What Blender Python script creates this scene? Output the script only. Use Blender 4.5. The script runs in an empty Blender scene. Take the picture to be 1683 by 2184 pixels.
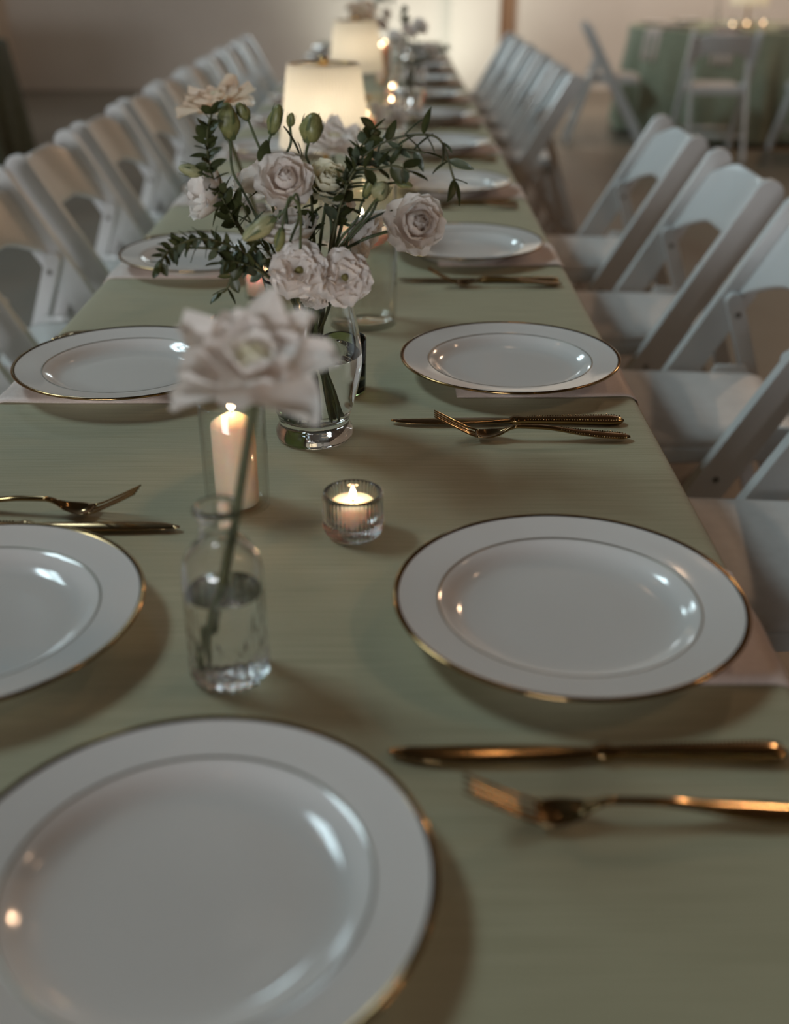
import bpy, math, random
from math import sin, cos, pi, radians, sqrt, tan
from mathutils import Vector, Matrix, Quaternion

S = bpy.context.scene
COL = S.collection
TZ = 0.75                      # height of the table top
# ------------------------------------------------------------------ camera
FPX, CH, PITCH = 2320.06, 0.4575, radians(27.002)
cam_d = bpy.data.cameras.new('camera')
cam = bpy.data.objects.new('camera', cam_d)
COL.objects.link(cam)
cam.location = (0, 0, TZ + CH)
cam.rotation_euler = (pi / 2 - PITCH, 0, 0)
cam_d.sensor_fit = 'HORIZONTAL'
cam_d.sensor_width = 27.75
cam_d.lens = FPX / 1683 * 27.75
cam_d.clip_start = 0.02
cam_d.dof.use_dof = True
cam_d.dof.focus_distance = 1.16
cam_d.dof.aperture_fstop = 2.9
S.camera = cam
# ------------------------------------------------------------------ world, exposure
wd = bpy.data.worlds.new('sky')
S.world = wd
wd.use_nodes = True
wd.node_tree.nodes['Background'].inputs[0].default_value = (0.55, 0.68, 0.80, 1)
wd.node_tree.nodes['Background'].inputs[1].default_value = 0.6
vs = S.view_settings
vs.view_transform = 'Standard'
vs.look = 'None'
vs.gamma = 1
vs.use_curve_mapping = False
vs.exposure = 0.06
S.cycles.max_bounces = 16
S.cycles.diffuse_bounces = 8
S.cycles.glossy_bounces = 4
S.cycles.transmission_bounces = 16
S.cycles.transparent_max_bounces = 24
S.cycles.sample_clamp_indirect = 12.0
S.cycles.blur_glossy = 0.3
# ------------------------------------------------------------------ lights
def light(name, kind, loc, power, color, size=0.1, size_y=None, aim=None, parent=None, spot=None, blend=0.5):
    d = bpy.data.lights.new(name, kind)
    d.energy = power
    d.color = color
    if kind == 'AREA':
        d.size = size
        if size_y:
            d.shape = 'RECTANGLE'
            d.size_y = size_y
    else:
        d.shadow_soft_size = size
    if kind == 'SPOT':
        d.spot_size = spot
        d.spot_blend = blend
    o = bpy.data.objects.new(name, d)
    COL.objects.link(o)
    o.location = loc
    if aim is not None:
        o.rotation_euler = (Vector(aim) - Vector(loc)).to_track_quat('-Z', 'Y').to_euler()
    o.parent = parent
    return o

COOL = (0.72, 0.93, 1.0)
WARM = (1.0, 0.64, 0.40)
WX = -3.85                      # inner face of the left wall
RX = 6.2                        # inner face of the right wall
BY = 11.9                       # inner face of the back wall
CEIL = 6.6
light('window_and_fill_light', 'AREA', (WX - 0.22, 3.3, 5.35), 255, COOL, 2.4, 1.6, (WX + 3, 3.3, 5.35 - 1.6))
light('window_and_fill_light', 'AREA', (WX - 0.22, 10.75, 5.35), 125, COOL, 1.7, 1.6, (WX + 3, 10.0, 5.35 - 2.2))
for (x, y, z, p) in ((4.6, 0.5, 4.4, 40), (4.8, 1.1, 4.5, 40), (4.2, 8.8, 4.5, 170), (1.6, -1.6, 4.6, 3), (-1.2, -1.2, 4.6, 2),
                     (3.4, 3.6, 4.9, 8), (-1.8, 3.5, 4.9, 2), (0.6, 5.5, 4.9, 4)):
    light('pendant_and_fill_bulb', 'POINT', (x, y, z), p, WARM, 0.06)  # the strong back-right one is added to brighten the wall there
light('window_and_fill_light', 'AREA', (-1.9, -5.22, 1.2), 205, (0.96, 0.97, 1.0), 2.6, 0.9, (-1.9, 0, 1.2))  # unseen front light, added to brighten the camera-facing petals
light('window_and_fill_light', 'AREA', (-0.30, BY + 0.2, 1.63), 24, (0.85, 0.97, 1.0), 0.64, 1.54, (-0.30, 0, 1.5))
light('wall_fill_spot', 'SPOT', (2.4, 8.8, 4.9), 520, (1.0, 0.88, 0.78), 0.08, aim=(2.3, 11.9, 0.4), spot=radians(85), blend=1.0)  # added spot without fixture, lifts the right of the back wall
light('wall_washer', 'SPOT', (0.24, 10.5, 0.12), 80, (0.97, 1.0, 0.88), 0.08, aim=(0.28, 11.9, 0.95), spot=radians(105), blend=1.0)

# ------------------------------------------------------------------ materials
MATS = {}
def mat(name, base=(0.8, 0.8, 0.8), rough=0.5, metal=0.0, spec=0.5, trans=0.0, ior=1.5, coat=0.0, sss=0.0, sssr=None, emis=None, estr=0.0, sheen=0.0):
    m = bpy.data.materials.new(name)
    m.use_nodes = True
    b = m.node_tree.nodes['Principled BSDF']
    def st(k, v):
        if k in b.inputs:
            b.inputs[k].default_value = v
    st('Base Color', (*base, 1))
    st('Roughness', rough)
    st('Metallic', metal)
    st('Specular IOR Level', spec)
    st('Transmission Weight', trans)
    st('IOR', ior)
    st('Coat Weight', coat)
    st('Coat Roughness', 0.08)
    st('Sheen Weight', sheen)
    if sss:
        st('Subsurface Weight', sss)
        st('Subsurface Radius', sssr)
        st('Subsurface Scale', 1.0)
    if emis:
        st('Emission Color', (*emis, 1))
        st('Emission Strength', estr)
    MATS[name] = m
    return m

def nodes(m):
    return m.node_tree.nodes, m.node_tree.links, m.node_tree.nodes['Principled BSDF']

def add_noise(m, c1, c2, scale=(1, 1, 1), nscale=5.0, bump=0.0, detail=4.0, coord='Object', lo=0.35, hi=0.65, rough=None, dist=0.002):
    n, l, b = nodes(m)
    tc = n.new('ShaderNodeTexCoord')
    mp = n.new('ShaderNodeMapping')
    mp.inputs['Scale'].default_value = scale
    nz = n.new('ShaderNodeTexNoise')
    nz.inputs['Scale'].default_value = nscale
    nz.inputs['Detail'].default_value = detail
    cr = n.new('ShaderNodeValToRGB')
    cr.color_ramp.elements[0].position = lo
    cr.color_ramp.elements[1].position = hi
    cr.color_ramp.elements[0].color = (*c1, 1)
    cr.color_ramp.elements[1].color = (*c2, 1)
    l.new(tc.outputs[coord], mp.inputs[0])
    l.new(mp.outputs[0], nz.inputs['Vector'])
    l.new(nz.outputs[0], cr.inputs[0])
    l.new(cr.outputs[0], b.inputs['Base Color'])
    if bump:
        bp = n.new('ShaderNodeBump')
        bp.inputs['Strength'].default_value = bump
        bp.inputs['Distance'].default_value = dist
        l.new(nz.outputs[0], bp.inputs['Height'])
        l.new(bp.outputs[0], b.inputs['Normal'])
    if rough:
        mr = n.new('ShaderNodeMapRange')
        mr.inputs['To Min'].default_value = rough[0]
        mr.inputs['To Max'].default_value = rough[1]
        l.new(nz.outputs[0], mr.inputs[0])
        l.new(mr.outputs[0], b.inputs['Roughness'])
    return m

add_noise(mat('wall_paint', rough=0.75), (0.66, 0.61, 0.55), (0.71, 0.66, 0.60), nscale=1.5, bump=0.05)
def two_tone(name, zsplit, upper):
    n, l, b = nodes(MATS[name])
    src = b.inputs['Base Color'].links[0].from_socket
    geo = n.new('ShaderNodeNewGeometry'); sp = n.new('ShaderNodeSeparateXYZ')
    gt = n.new('ShaderNodeMath'); gt.operation = 'GREATER_THAN'; gt.inputs[1].default_value = zsplit
    mx = n.new('ShaderNodeMix'); mx.data_type = 'RGBA'
    l.new(geo.outputs['Position'], sp.inputs[0]); l.new(sp.outputs[2], gt.inputs[0]); l.new(gt.outputs[0], mx.inputs[0])
    l.new(src, mx.inputs[6]); mx.inputs[7].default_value = (*upper, 1)
    l.new(mx.outputs[2], b.inputs['Base Color'])
two_tone('wall_paint', 2.9, (0.10, 0.08, 0.065))          # unseen upper wall, darkened so gold and porcelain reflect dark
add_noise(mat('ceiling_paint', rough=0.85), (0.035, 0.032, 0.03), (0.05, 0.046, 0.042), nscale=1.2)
add_noise(mat('brick_brown', rough=0.85), (0.11, 0.075, 0.055), (0.16, 0.11, 0.08), nscale=2.0)
add_noise(mat('floor_concrete', rough=0.4), (0.145, 0.118, 0.085), (0.25, 0.212, 0.165), nscale=0.7, detail=8, rough=(0.28, 0.5))
add_noise(mat('brown_strip', rough=0.5), (0.20, 0.11, 0.06), (0.28, 0.16, 0.09), scale=(6, 6, 0.6), nscale=3)
add_noise(mat('table_wood', rough=0.5), (0.30, 0.20, 0.12), (0.38, 0.26, 0.16), scale=(8, 1, 1), nscale=3)
# sage shantung: slubs run across the table (x)
m = mat('sage_cloth', rough=0.62, spec=0.3, sheen=0.15)
n, l, b = nodes(m)
tc = n.new('ShaderNodeTexCoord')
mp = n.new('ShaderNodeMapping'); mp.inputs['Scale'].default_value = (9, 420, 60)
nz = n.new('ShaderNodeTexNoise'); nz.inputs['Scale'].default_value = 1.0; nz.inputs['Detail'].default_value = 3
mp2 = n.new('ShaderNodeMapping'); mp2.inputs['Scale'].default_value = (900, 900, 900)
nz2 = n.new('ShaderNodeTexNoise'); nz2.inputs['Scale'].default_value = 1.0; nz2.inputs['Detail'].default_value = 1
mx = n.new('ShaderNodeMath'); mx.operation = 'MULTIPLY_ADD'; mx.inputs[1].default_value = 0.4
cr = n.new('ShaderNodeValToRGB')
cr.color_ramp.elements[0].position = 0.45; cr.color_ramp.elements[1].position = 0.95
cr.color_ramp.elements[0].color = (0.37, 0.352, 0.225, 1); cr.color_ramp.elements[1].color = (0.50, 0.478, 0.325, 1)
bp = n.new('ShaderNodeBump'); bp.inputs['Strength'].default_value = 0.25; bp.inputs['Distance'].default_value = 0.0006
l.new(tc.outputs['Object'], mp.inputs[0]); l.new(mp.outputs[0], nz.inputs['Vector'])
l.new(tc.outputs['Object'], mp2.inputs[0]); l.new(mp2.outputs[0], nz2.inputs['Vector'])
l.new(nz2.outputs[0], mx.inputs[0]); l.new(nz.outputs[0], mx.inputs[2])
l.new(mx.outputs[0], cr.inputs[0]); l.new(cr.outputs[0], b.inputs['Base Color'])
l.new(mx.outputs[0], bp.inputs['Height']); l.new(bp.outputs[0], b.inputs['Normal'])
add_noise(mat('green_cloth', rough=0.75, sheen=0.1), (0.30, 0.33, 0.23), (0.36, 0.39, 0.28), nscale=30)
add_noise(mat('dark_green_cloth', rough=0.8), (0.055, 0.06, 0.035), (0.08, 0.085, 0.05), nscale=30)
add_noise(mat('napkin_satin', rough=0.5, sheen=0.2), (0.70, 0.58, 0.52), (0.78, 0.66, 0.60), scale=(60, 60, 60), nscale=6, bump=0.05)
mat('porcelain', (0.80, 0.775, 0.75), 0.10, spec=0.55, coat=0.25)
mat('gold_line', (0.30, 0.27, 0.22), 0.35, metal=0.6)
add_noise(mat('gold', rough=0.12, metal=1.0), (0.34, 0.215, 0.095), (0.40, 0.26, 0.115), nscale=40)
add_noise(mat('chair_white', rough=0.22, spec=0.5), (0.70, 0.71, 0.71), (0.75, 0.76, 0.76), nscale=8)
add_noise(mat('seat_vinyl', rough=0.42, spec=0.5), (0.72, 0.70, 0.68), (0.77, 0.75, 0.73), nscale=40, bump=0.03)
mat('screw_steel', (0.25, 0.24, 0.22), 0.4, metal=1.0)
mat('clear_glass', (1, 1, 1), 0.0, trans=1.0, ior=1.47)
mat('water', (0.98, 1.0, 0.97), 0.0, trans=1.0, ior=1.33)
mat('green_glass', (0.42, 0.50, 0.24), 0.02, trans=1.0, ior=1.47)
mat('wax', (0.95, 0.70, 0.54), 0.45, sss=1.0, sssr=(0.030, 0.015, 0.009))
mat('blush_wax', (0.95, 0.66, 0.55), 0.45, sss=1.0, sssr=(0.028, 0.013, 0.009))
mat('wick', (0.03, 0.025, 0.02), 0.8)
mat('flame', (0, 0, 0), 1.0, emis=(1.0, 0.70, 0.42), estr=24.0)
mat('brass', (0.60, 0.40, 0.18), 0.22, metal=1.0)
mat('bulb', (0, 0, 0), 1.0, emis=(1.0, 0.75, 0.45), estr=6.0)
add_noise(mat('stem_green', rough=0.5), (0.055, 0.075, 0.03), (0.10, 0.125, 0.05), nscale=60)
add_noise(mat('rose_stem', rough=0.5), (0.06, 0.065, 0.025), (0.10, 0.10, 0.04), nscale=60)
mat('sepal_green', (0.10, 0.13, 0.05), 0.5)
mat('pistil', (0.20, 0.17, 0.05), 0.6)

def thin_glass(name, tint):
    m = bpy.data.materials.new(name)
    m.use_nodes = True
    n, l = m.node_tree.nodes, m.node_tree.links
    n.clear()
    out = n.new('ShaderNodeOutputMaterial')
    mix = n.new('ShaderNodeMixShader')
    tr = n.new('ShaderNodeBsdfTransparent'); tr.inputs[0].default_value = (*tint, 1)
    gl = n.new('ShaderNodeBsdfGlossy'); gl.inputs['Roughness'].default_value = 0.02
    lw = n.new('ShaderNodeLayerWeight'); lw.inputs['Blend'].default_value = 0.5
    pw = n.new('ShaderNodeMath'); pw.operation = 'POWER'; pw.inputs[1].default_value = 4.0
    ad = n.new('ShaderNodeMath'); ad.operation = 'MULTIPLY_ADD'; ad.inputs[1].default_value = 0.8; ad.inputs[2].default_value = 0.04
    l.new(lw.outputs['Facing'], pw.inputs[0]); l.new(pw.outputs[0], ad.inputs[0]); l.new(ad.outputs[0], mix.inputs[0])
    l.new(tr.outputs[0], mix.inputs[1]); l.new(gl.outputs[0], mix.inputs[2]); l.new(mix.outputs[0], out.inputs[0])
    MATS[name] = m
thin_glass('thin_glass', (0.99, 0.99, 0.98))
thin_glass('window_glass', (0.97, 0.98, 0.98))

def translucent(name, c1, c2, ct, fac, nscale, rough=0.6, scale=(1, 1, 1), gloss=0.04):
    m = bpy.data.materials.new(name)
    m.use_nodes = True
    n, l = m.node_tree.nodes, m.node_tree.links
    n.clear()
    out = n.new('ShaderNodeOutputMaterial')
    tc = n.new('ShaderNodeTexCoord'); mp = n.new('ShaderNodeMapping'); mp.inputs['Scale'].default_value = scale
    nz = n.new('ShaderNodeTexNoise'); nz.inputs['Scale'].default_value = nscale; nz.inputs['Detail'].default_value = 3
    cr = n.new('ShaderNodeValToRGB')
    cr.color_ramp.elements[0].position = 0.35; cr.color_ramp.elements[1].position = 0.65
    cr.color_ramp.elements[0].color = (*c1, 1); cr.color_ramp.elements[1].color = (*c2, 1)
    d = n.new('ShaderNodeBsdfDiffuse'); t = n.new('ShaderNodeBsdfTranslucent'); t.inputs[0].default_value = (*ct, 1)
    g = n.new('ShaderNodeBsdfGlossy'); g.inputs['Roughness'].default_value = rough * 0.6
    m1 = n.new('ShaderNodeMixShader'); m1.inputs[0].default_value = fac
    m2 = n.new('ShaderNodeMixShader'); m2.inputs[0].default_value = gloss
    l.new(tc.outputs['Object'], mp.inputs[0]); l.new(mp.outputs[0], nz.inputs['Vector'])
    l.new(nz.outputs[0], cr.inputs[0]); l.new(cr.outputs[0], d.inputs[0])
    l.new(d.outputs[0], m1.inputs[1]); l.new(t.outputs[0], m1.inputs[2])
    l.new(m1.outputs[0], m2.inputs[1]); l.new(g.outputs[0], m2.inputs[2]); l.new(m2.outputs[0], out.inputs[0])
    MATS[name] = m
translucent('petal_white', (0.90, 0.86, 0.82), (0.95, 0.91, 0.88), (0.95, 0.86, 0.79), 0.36, 2.5, scale=(3, 14, 3))
translucent('petal_cream', (0.88, 0.85, 0.70), (0.93, 0.90, 0.76), (0.93, 0.87, 0.66), 0.36, 2.5, scale=(3, 14, 3))
translucent('petal_peach', (0.88, 0.76, 0.64), (0.92, 0.81, 0.70), (0.93, 0.76, 0.58), 0.48, 2.5, scale=(3, 14, 3))
translucent('bud_green', (0.21, 0.22, 0.08), (0.33, 0.33, 0.14), (0.30, 0.32, 0.10), 0.15, 3.0, scale=(5, 5, 1))
translucent('bud_pale', (0.38, 0.38, 0.20), (0.52, 0.51, 0.30), (0.45, 0.42, 0.18), 0.2, 3.0, scale=(5, 5, 1))
translucent('leaf_green', (0.046, 0.054, 0.020), (0.070, 0.078, 0.030), (0.08, 0.10, 0.03), 0.18, 3.0, gloss=0.03)
translucent('leaf_grey', (0.080, 0.105, 0.070), (0.115, 0.140, 0.095), (0.10, 0.13, 0.05), 0.15, 3.0, gloss=0.04)
translucent('lamp_fabric', (0.86, 0.84, 0.78), (0.90, 0.88, 0.82), (0.93, 0.88, 0.78), 0.5, 20.0, gloss=0.0)

# ------------------------------------------------------------------ helpers
def mesh(name, verts, faces, material, smooth=True):
    me = bpy.data.meshes.new(name)
    me.from_pydata([tuple(v) for v in verts], [], faces)
    me.materials.append(MATS[material])
    if smooth:
        me.polygons.foreach_set('use_smooth', [True] * len(me.polygons))
    me.update()
    return me

def put(name, me, parent=None, loc=(0, 0, 0), rot=None, scale=None, mat4=None):
    o = bpy.data.objects.new(name, me)
    COL.objects.link(o)
    if mat4 is not None:
        o.matrix_basis = mat4
    else:
        o.location = loc
        if rot is not None:
            o.rotation_euler = rot
        if scale is not None:
            o.scale = (scale,) * 3 if isinstance(scale, (int, float)) else scale
    o.parent = parent
    return o

def obj(name, verts, faces, material, parent=None, smooth=True, loc=(0, 0, 0), rot=None):
    return put(name, mesh(name, verts, faces, material, smooth), parent, loc, rot)

def thing(name, label, cat, loc=(0, 0, 0), rotz=0.0, group=None):
    o = bpy.data.objects.new(name, None)
    o.empty_display_size = 0.05
    COL.objects.link(o)
    o.location = loc
    o.rotation_euler = (0, 0, rotz)
    return tag(o, label, cat, group)

def tag(o, label, cat, group=None):
    o['label'] = label
    o['category'] = cat
    if group:
        o['group'] = group
    return o

def structure(o):
    o['kind'] = 'structure'
    return o

def dup(o, loc=None, rotz=None, label=None, group=None, parent=None):
    c = o.copy()
    COL.objects.link(c)
    if parent is not None:
        c.parent = parent
    if loc is not None:
        c.location = loc
    if rotz is not None:
        c.rotation_euler = (0, 0, rotz)
    if label:
        c['label'] = label
    if group:
        c['group'] = group
    for ch in list(o.children):
        dup(ch, parent=c)
    return c

def boxes(bs):
    V, F = [], []
    for (x0, x1, y0, y1, z0, z1) in bs:
        i = len(V)
        V += [(x0, y0, z0), (x1, y0, z0), (x1, y1, z0), (x0, y1, z0), (x0, y0, z1), (x1, y0, z1), (x1, y1, z1), (x0, y1, z1)]
        F += [(i, i + 3, i + 2, i + 1), (i + 4, i + 5, i + 6, i + 7), (i, i + 1, i + 5, i + 4), (i + 1, i + 2, i + 6, i + 5),
              (i + 2, i + 3, i + 7, i + 6), (i + 3, i, i + 4, i + 7)]
    return V, F

def bevel(o, w, seg=2):
    md = o.modifiers.new('edge', 'BEVEL')
    md.width = w
    md.segments = seg
    md.limit_method = 'ANGLE'
    md.angle_limit = radians(40)
    return o

def lathe(prof, seg=48, ripple=None):
    """prof: list of (r, z); r == 0 makes a pole. ripple(angle, r, z) -> r"""
    V, F, rings = [], [], []
    for (r, z) in prof:
        if r <= 1e-7:
            rings.append([len(V)])
            V.append((0, 0, z))
        else:
            ring = []
            for k in range(seg):
                a = 2 * pi * k / seg
                rr = ripple(a, r, z) if ripple else r
                ring.append(len(V))
                V.append((rr * cos(a), rr * sin(a), z))
            rings.append(ring)
    for A, B in zip(rings[:-1], rings[1:]):
        for k in range(seg):
            k2 = (k + 1) % seg
            if len(A) == 1 and len(B) == 1:
                continue
            if len(A) == 1:
                F.append((A[0], B[k2], B[k]))
            elif len(B) == 1:
                F.append((A[k], A[k2], B[0]))
            else:
                F.append((A[k], A[k2], B[k2], B[k]))
    return V, F

def join(*parts):
    V, F = [], []
    for v, f in parts:
        i = len(V)
        V += list(v)
        F += [tuple(k + i for k in q) for q in f]
    return V, F

def smooth_path(pts, n=6):
    """Catmull-Rom through Vectors"""
    P = [Vector(p) for p in pts]
    if len(P) < 3:
        return P
    out = []
    for i in range(len(P) - 1):
        p0 = P[i - 1] if i else P[i] * 2 - P[i + 1]
        p3 = P[i + 2] if i + 2 < len(P) else P[i + 1] * 2 - P[i]
        p1, p2 = P[i], P[i + 1]
        for k in range(n):
            t = k / n
            out.append(0.5 * ((2 * p1) + (p2 - p0) * t + (2 * p0 - 5 * p1 + 4 * p2 - p3) * t * t + (3 * p1 - p0 - 3 * p2 + p3) * t ** 3))
    out.append(P[-1])
    return out

def tube(pts, rad, seg=7):
    P = [Vector(p) for p in pts]
    R = rad if isinstance(rad, (list, tuple)) else [rad] * len(P)
    V, F = [], []
    up = None
    for i, p in enumerate(P):
        d = (P[min(i + 1, len(P) - 1)] - P[max(i - 1, 0)]).normalized()
        if up is None:
            up = d.orthogonal().normalized()
        up = (up - d * up.dot(d)).normalized()
        s = d.cross(up)
        for k in range(seg):
            a = 2 * pi * k / seg
            V.append(p + (up * cos(a) + s * sin(a)) * R[i])
    for i in range(len(P) - 1):
        for k in range(seg):
            k2 = (k + 1) % seg
            F.append((i * seg + k, i * seg + k2, (i + 1) * seg + k2, (i + 1) * seg + k))
    n = len(V)
    F.append(tuple(range(seg - 1, -1, -1)))
    F.append(tuple(range(n - seg, n)))
    return V, F

def prism(outline, t, frame, bev=0.003):
    """outline: 2D polygon (u, v); extruded t along frame's third axis; frame(u, v, w) -> Vector. Edges rounded by bev."""
    n = len(outline)
    cx = sum(p[0] for p in outline) / n
    cy = sum(p[1] for p in outline) / n
    def inset(b):
        out = []
        for i in range(n):
            a, c, d = Vector(outline[i - 1]), Vector(outline[i]), Vector(outline[(i + 1) % n])
            e1, e2 = (c - a), (d - c)
            e1 = e1.normalized() if e1.length > 1e-9 else e2.normalized()
            e2 = e2.normalized() if e2.length > 1e-9 else e1
            nn = Vector((-(e1.y + e2.y), e1.x + e2.x))
            nn = nn.normalized() if nn.length > 1e-6 else Vector((-e1.y, e1.x))
            k = 1 / max(0.5, nn.dot(Vector((-e1.y, e1.x))))
            out.append((c.x + nn.x * b * k, c.y + nn.y * b * k))
        return out
    area = sum(outline[i][0] * outline[(i + 1) % n][1] - outline[(i + 1) % n][0] * outline[i][1] for i in range(n))
    if area < 0:
        outline = outline[::-1]
    levels = [(bev, -t / 2), (bev * 0.3, -t / 2 + bev * 0.3), (0, -t / 2 + bev), (0, t / 2 - bev), (bev * 0.3, t / 2 - bev * 0.3), (bev, t / 2)]
    V, F = [], []
    for (b, w) in levels:
        V += [frame(u, v, w) for (u, v) in (inset(b) if b else outline)]
    for k in range(len(levels) - 1):
        for i in range(n):
            j = (i + 1) % n
            F.append((k * n + i, k * n + j, (k + 1) * n + j, (k + 1) * n + i))
    F.append(tuple(range(n - 1, -1, -1)))
    F.append(tuple(range((len(levels) - 1) * n, len(levels) * n)))
    return V, F

def stadium(L0, L1, w, n=7, ends=(True, True)):
    """bar outline along u from L0 to L1, width w, rounded ends"""
    r = w / 2
    pts = []
    if ends[1]:
        pts += [(L1 - r + r * cos(a), r * sin(a)) for a in [(-pi / 2 + pi * k / n) for k in range(n + 1)]]
    else:
        pts += [(L1, -r), (L1, r)]
    if ends[0]:
        pts += [(L0 + r + r * cos(a), r * sin(a)) for a in [(pi / 2 + pi * k / n) for k in range(n + 1)]]
    else:
        pts += [(L0, r), (L0, -r)]
    return pts

def W(px, py, Y):
    """a point of the photograph placed at depth Y (metres ahead of the camera): world coordinates"""
    a = (px - 841.5) / FPX
    b = -(py - 1092) / FPX
    d = Vector((a, cos(PITCH) + b * sin(PITCH), -sin(PITCH) + b * cos(PITCH)))
    return Vector((0, 0, TZ + CH)) + d * (Y / d.y)

# ------------------------------------------------------------------ the room
V, F = boxes([(WX - 0.15, RX + 0.15, -5.15, BY + 0.15, -0.1, 0)])
structure(obj('floor', V, F, 'floor_concrete', smooth=False))
V, F = boxes([(WX - 0.15, RX + 0.15, -5.15, BY + 0.15, CEIL, CEIL + 0.1)])
structure(obj('ceiling', V, F, 'ceiling_paint', smooth=False))
def wall_y(name, y0, y1, opening, mtl):
    a, b_, c_, d = opening
    structure(obj(name, *boxes([(WX, a, y0, y1, 0, CEIL), (b_, RX, y0, y1, 0, CEIL), (a, b_, y0, y1, 0, c_), (a, b_, y0, y1, d, CEIL)]), mtl, smooth=False))
def window_y(name, ym, opening, nx, nz):
    a, b_, c_, d = opening
    e = 0.05
    wf = structure(obj(name, *boxes([(a, a + e, ym - .04, ym + .04, c_, d), (b_ - e, b_, ym - .04, ym + .04, c_, d), (a, b_, ym - .04, ym + .04, c_, c_ + e), (a, b_, ym - .04, ym + .04, d - e, d)]),
                       'chair_white', smooth=False))
    for k in range(1, nx):
        x = a + (b_ - a) * k / nx
        obj('muntin', *boxes([(x - .03, x + .03, ym - .03, ym + .03, c_, d)]), 'chair_white', wf, False)
    for k in range(1, nz):
        z = c_ + (d - c_) * k / nz
        obj('muntin', *boxes([(a, b_, ym - .03, ym + .03, z - .03, z + .03)]), 'chair_white', wf, False)
    for i in range(nx):
        for k in range(nz):
            x, w, z, h = a + (b_ - a) * i / nx, (b_ - a) / nx, c_ + (d - c_) * k / nz, (d - c_) / nz
            obj('pane', *boxes([(x + .02, x + w - .02, ym - .002, ym + .002, z + .02, z + h - .02)]), 'window_glass', wf, False)
OPB, OPF = (-0.62, 0.02, 0.86, 2.4), (-3.2, -0.6, 0.75, 1.65)
wall_y('wall_back', BY, BY + 0.15, OPB, 'wall_paint')
window_y('window_3', BY + 0.08, OPB, 1, 4)
wall_y('wall_front', -5.15, -5.0, OPF, 'brick_brown')
window_y('window_4', -5.08, OPF, 4, 1)  # unseen window, added as an opening for the front fill light

V, F = boxes([(RX, RX + 0.15, -5.15, BY + 0.15, 0, CEIL)])
structure(obj('wall_right', V, F, 'brick_brown', smooth=False))
wins = ((2.1, 4.5), (9.9, 11.6))
z0, z1 = 4.55, 6.15
V, F = boxes([(WX - 0.15, WX, -5.15, BY + 0.15, 0, z0), (WX - 0.15, WX, -5.15, BY + 0.15, z1, CEIL),
              (WX - 0.15, WX, -5.15, wins[0][0], z0, z1), (WX - 0.15, WX, wins[0][1], wins[1][0], z0, z1), (WX - 0.15, WX, wins[1][1], BY + 0.15, z0, z1)])
structure(obj('wall_left', V, F, 'wall_paint', smooth=False))
for i, (y0, y1) in enumerate(wins):
    w3 = (y1 - y0) / 3
    zm = (z0 + z1) / 2
    bs = [(WX - 0.12, WX - 0.04, y0, y0 + 0.06, z0, z1), (WX - 0.12, WX - 0.04, y1 - 0.06, y1, z0, z1),
          (WX - 0.12, WX - 0.04, y0, y1, z0, z0 + 0.06), (WX - 0.12, WX - 0.04, y0, y1, z1 - 0.06, z1)]
    wf = structure(obj('window_%d' % (i + 1), *boxes(bs), 'chair_white', smooth=False))
    for k in (1, 2):
        obj('muntin', *boxes([(WX - 0.11, WX - 0.05, y0 + w3 * k - 0.09, y0 + w3 * k + 0.09, z0, z1)]), 'chair_white', wf, False)
    obj('muntin', *boxes([(WX - 0.11, WX - 0.05, y0, y1, zm - 0.08, zm + 0.08)]), 'chair_white', wf, False)
    for k in range(3):
        for (a, c) in ((z0, zm), (zm, z1)):
            obj('pane', *boxes([(WX - 0.082, WX - 0.078, y0 + w3 * k + 0.02, y0 + w3 * (k + 1) - 0.02, a + 0.02, c - 0.02)]), 'window_glass', wf, False)
structure(bevel(obj('trim_1', *boxes([(0.55, 1.04, BY - 0.14, BY, 0, CEIL)]), 'wall_paint', smooth=False), 0.01))
structure(bevel(obj('trim_2', *boxes([(1.04, 1.20, BY - 0.05, BY, 0, CEIL)]), 'brown_strip', smooth=False), 0.008))  # brown upright strip beside the pilaster

# ------------------------------------------------------------------ the long table and its cloth
TX0, TX1, TY0, TY1 = -0.465, 0.284, 0.14, 7.25
TC = (TX0 + TX1) / 2
tb = thing('banquet_table', 'long wooden banquet table hidden under the sage green cloth', 'table', (TC, (TY0 + TY1) / 2, 0))
hx, hy = (TX1 - TX0) / 2 - 0.004, (TY1 - TY0) / 2 - 0.004
bevel(obj('tabletop', *boxes([(-hx, hx, -hy, hy, 0.715, 0.745)]), 'table_wood', tb, False), 0.004)
for sx in (-1, 1):
    for sy in (-0.98, -0.33, 0.33, 0.98):
        obj('leg', *tube([(sx * 0.28, sy * hy * 0.97, 0), (sx * 0.28, sy * hy * 0.97, 0.716)], 0.016, 10), 'screw_steel', tb)

def cloth(name, perimeter, top_z, drop, fold, mtl, label, rad=0.012, rows=9, hem=0.02):
    """perimeter: list of (x, y, nx, ny, s); top filled, rounded edge, then a hanging skirt with folds"""
    n = len(perimeter)
    V, F = [], []
    def ring(off, z):
        V.extend([(x + nx * off[i], y + ny * off[i], z) for i, (x, y, nx, ny, s) in enumerate(perimeter)])
    ring([-0.03] * n, top_z)
    ring([-rad] * n, top_z)
    ring([-rad * 0.45] * n, top_z - rad * 0.12)
    ring([-rad * 0.08] * n, top_z - rad * 0.5)
    ring([0.0] * n, top_z - rad)
    for r in range(1, rows + 1):
        t = r / rows
        ring([fold(s, t) for (_, _, _, _, s) in perimeter], top_z - rad - (drop - rad) * t)
    R = 5 + rows
    for k in range(R - 1):
        for i in range(n):
            j = (i + 1) % n
            F.append((k * n + i, (k + 1) * n + i, (k + 1) * n + j, k * n + j))
    F.append(tuple(range(n)))
    o = obj(name, V, F, mtl)
    return tag(o, label, 'tablecloth')

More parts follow.
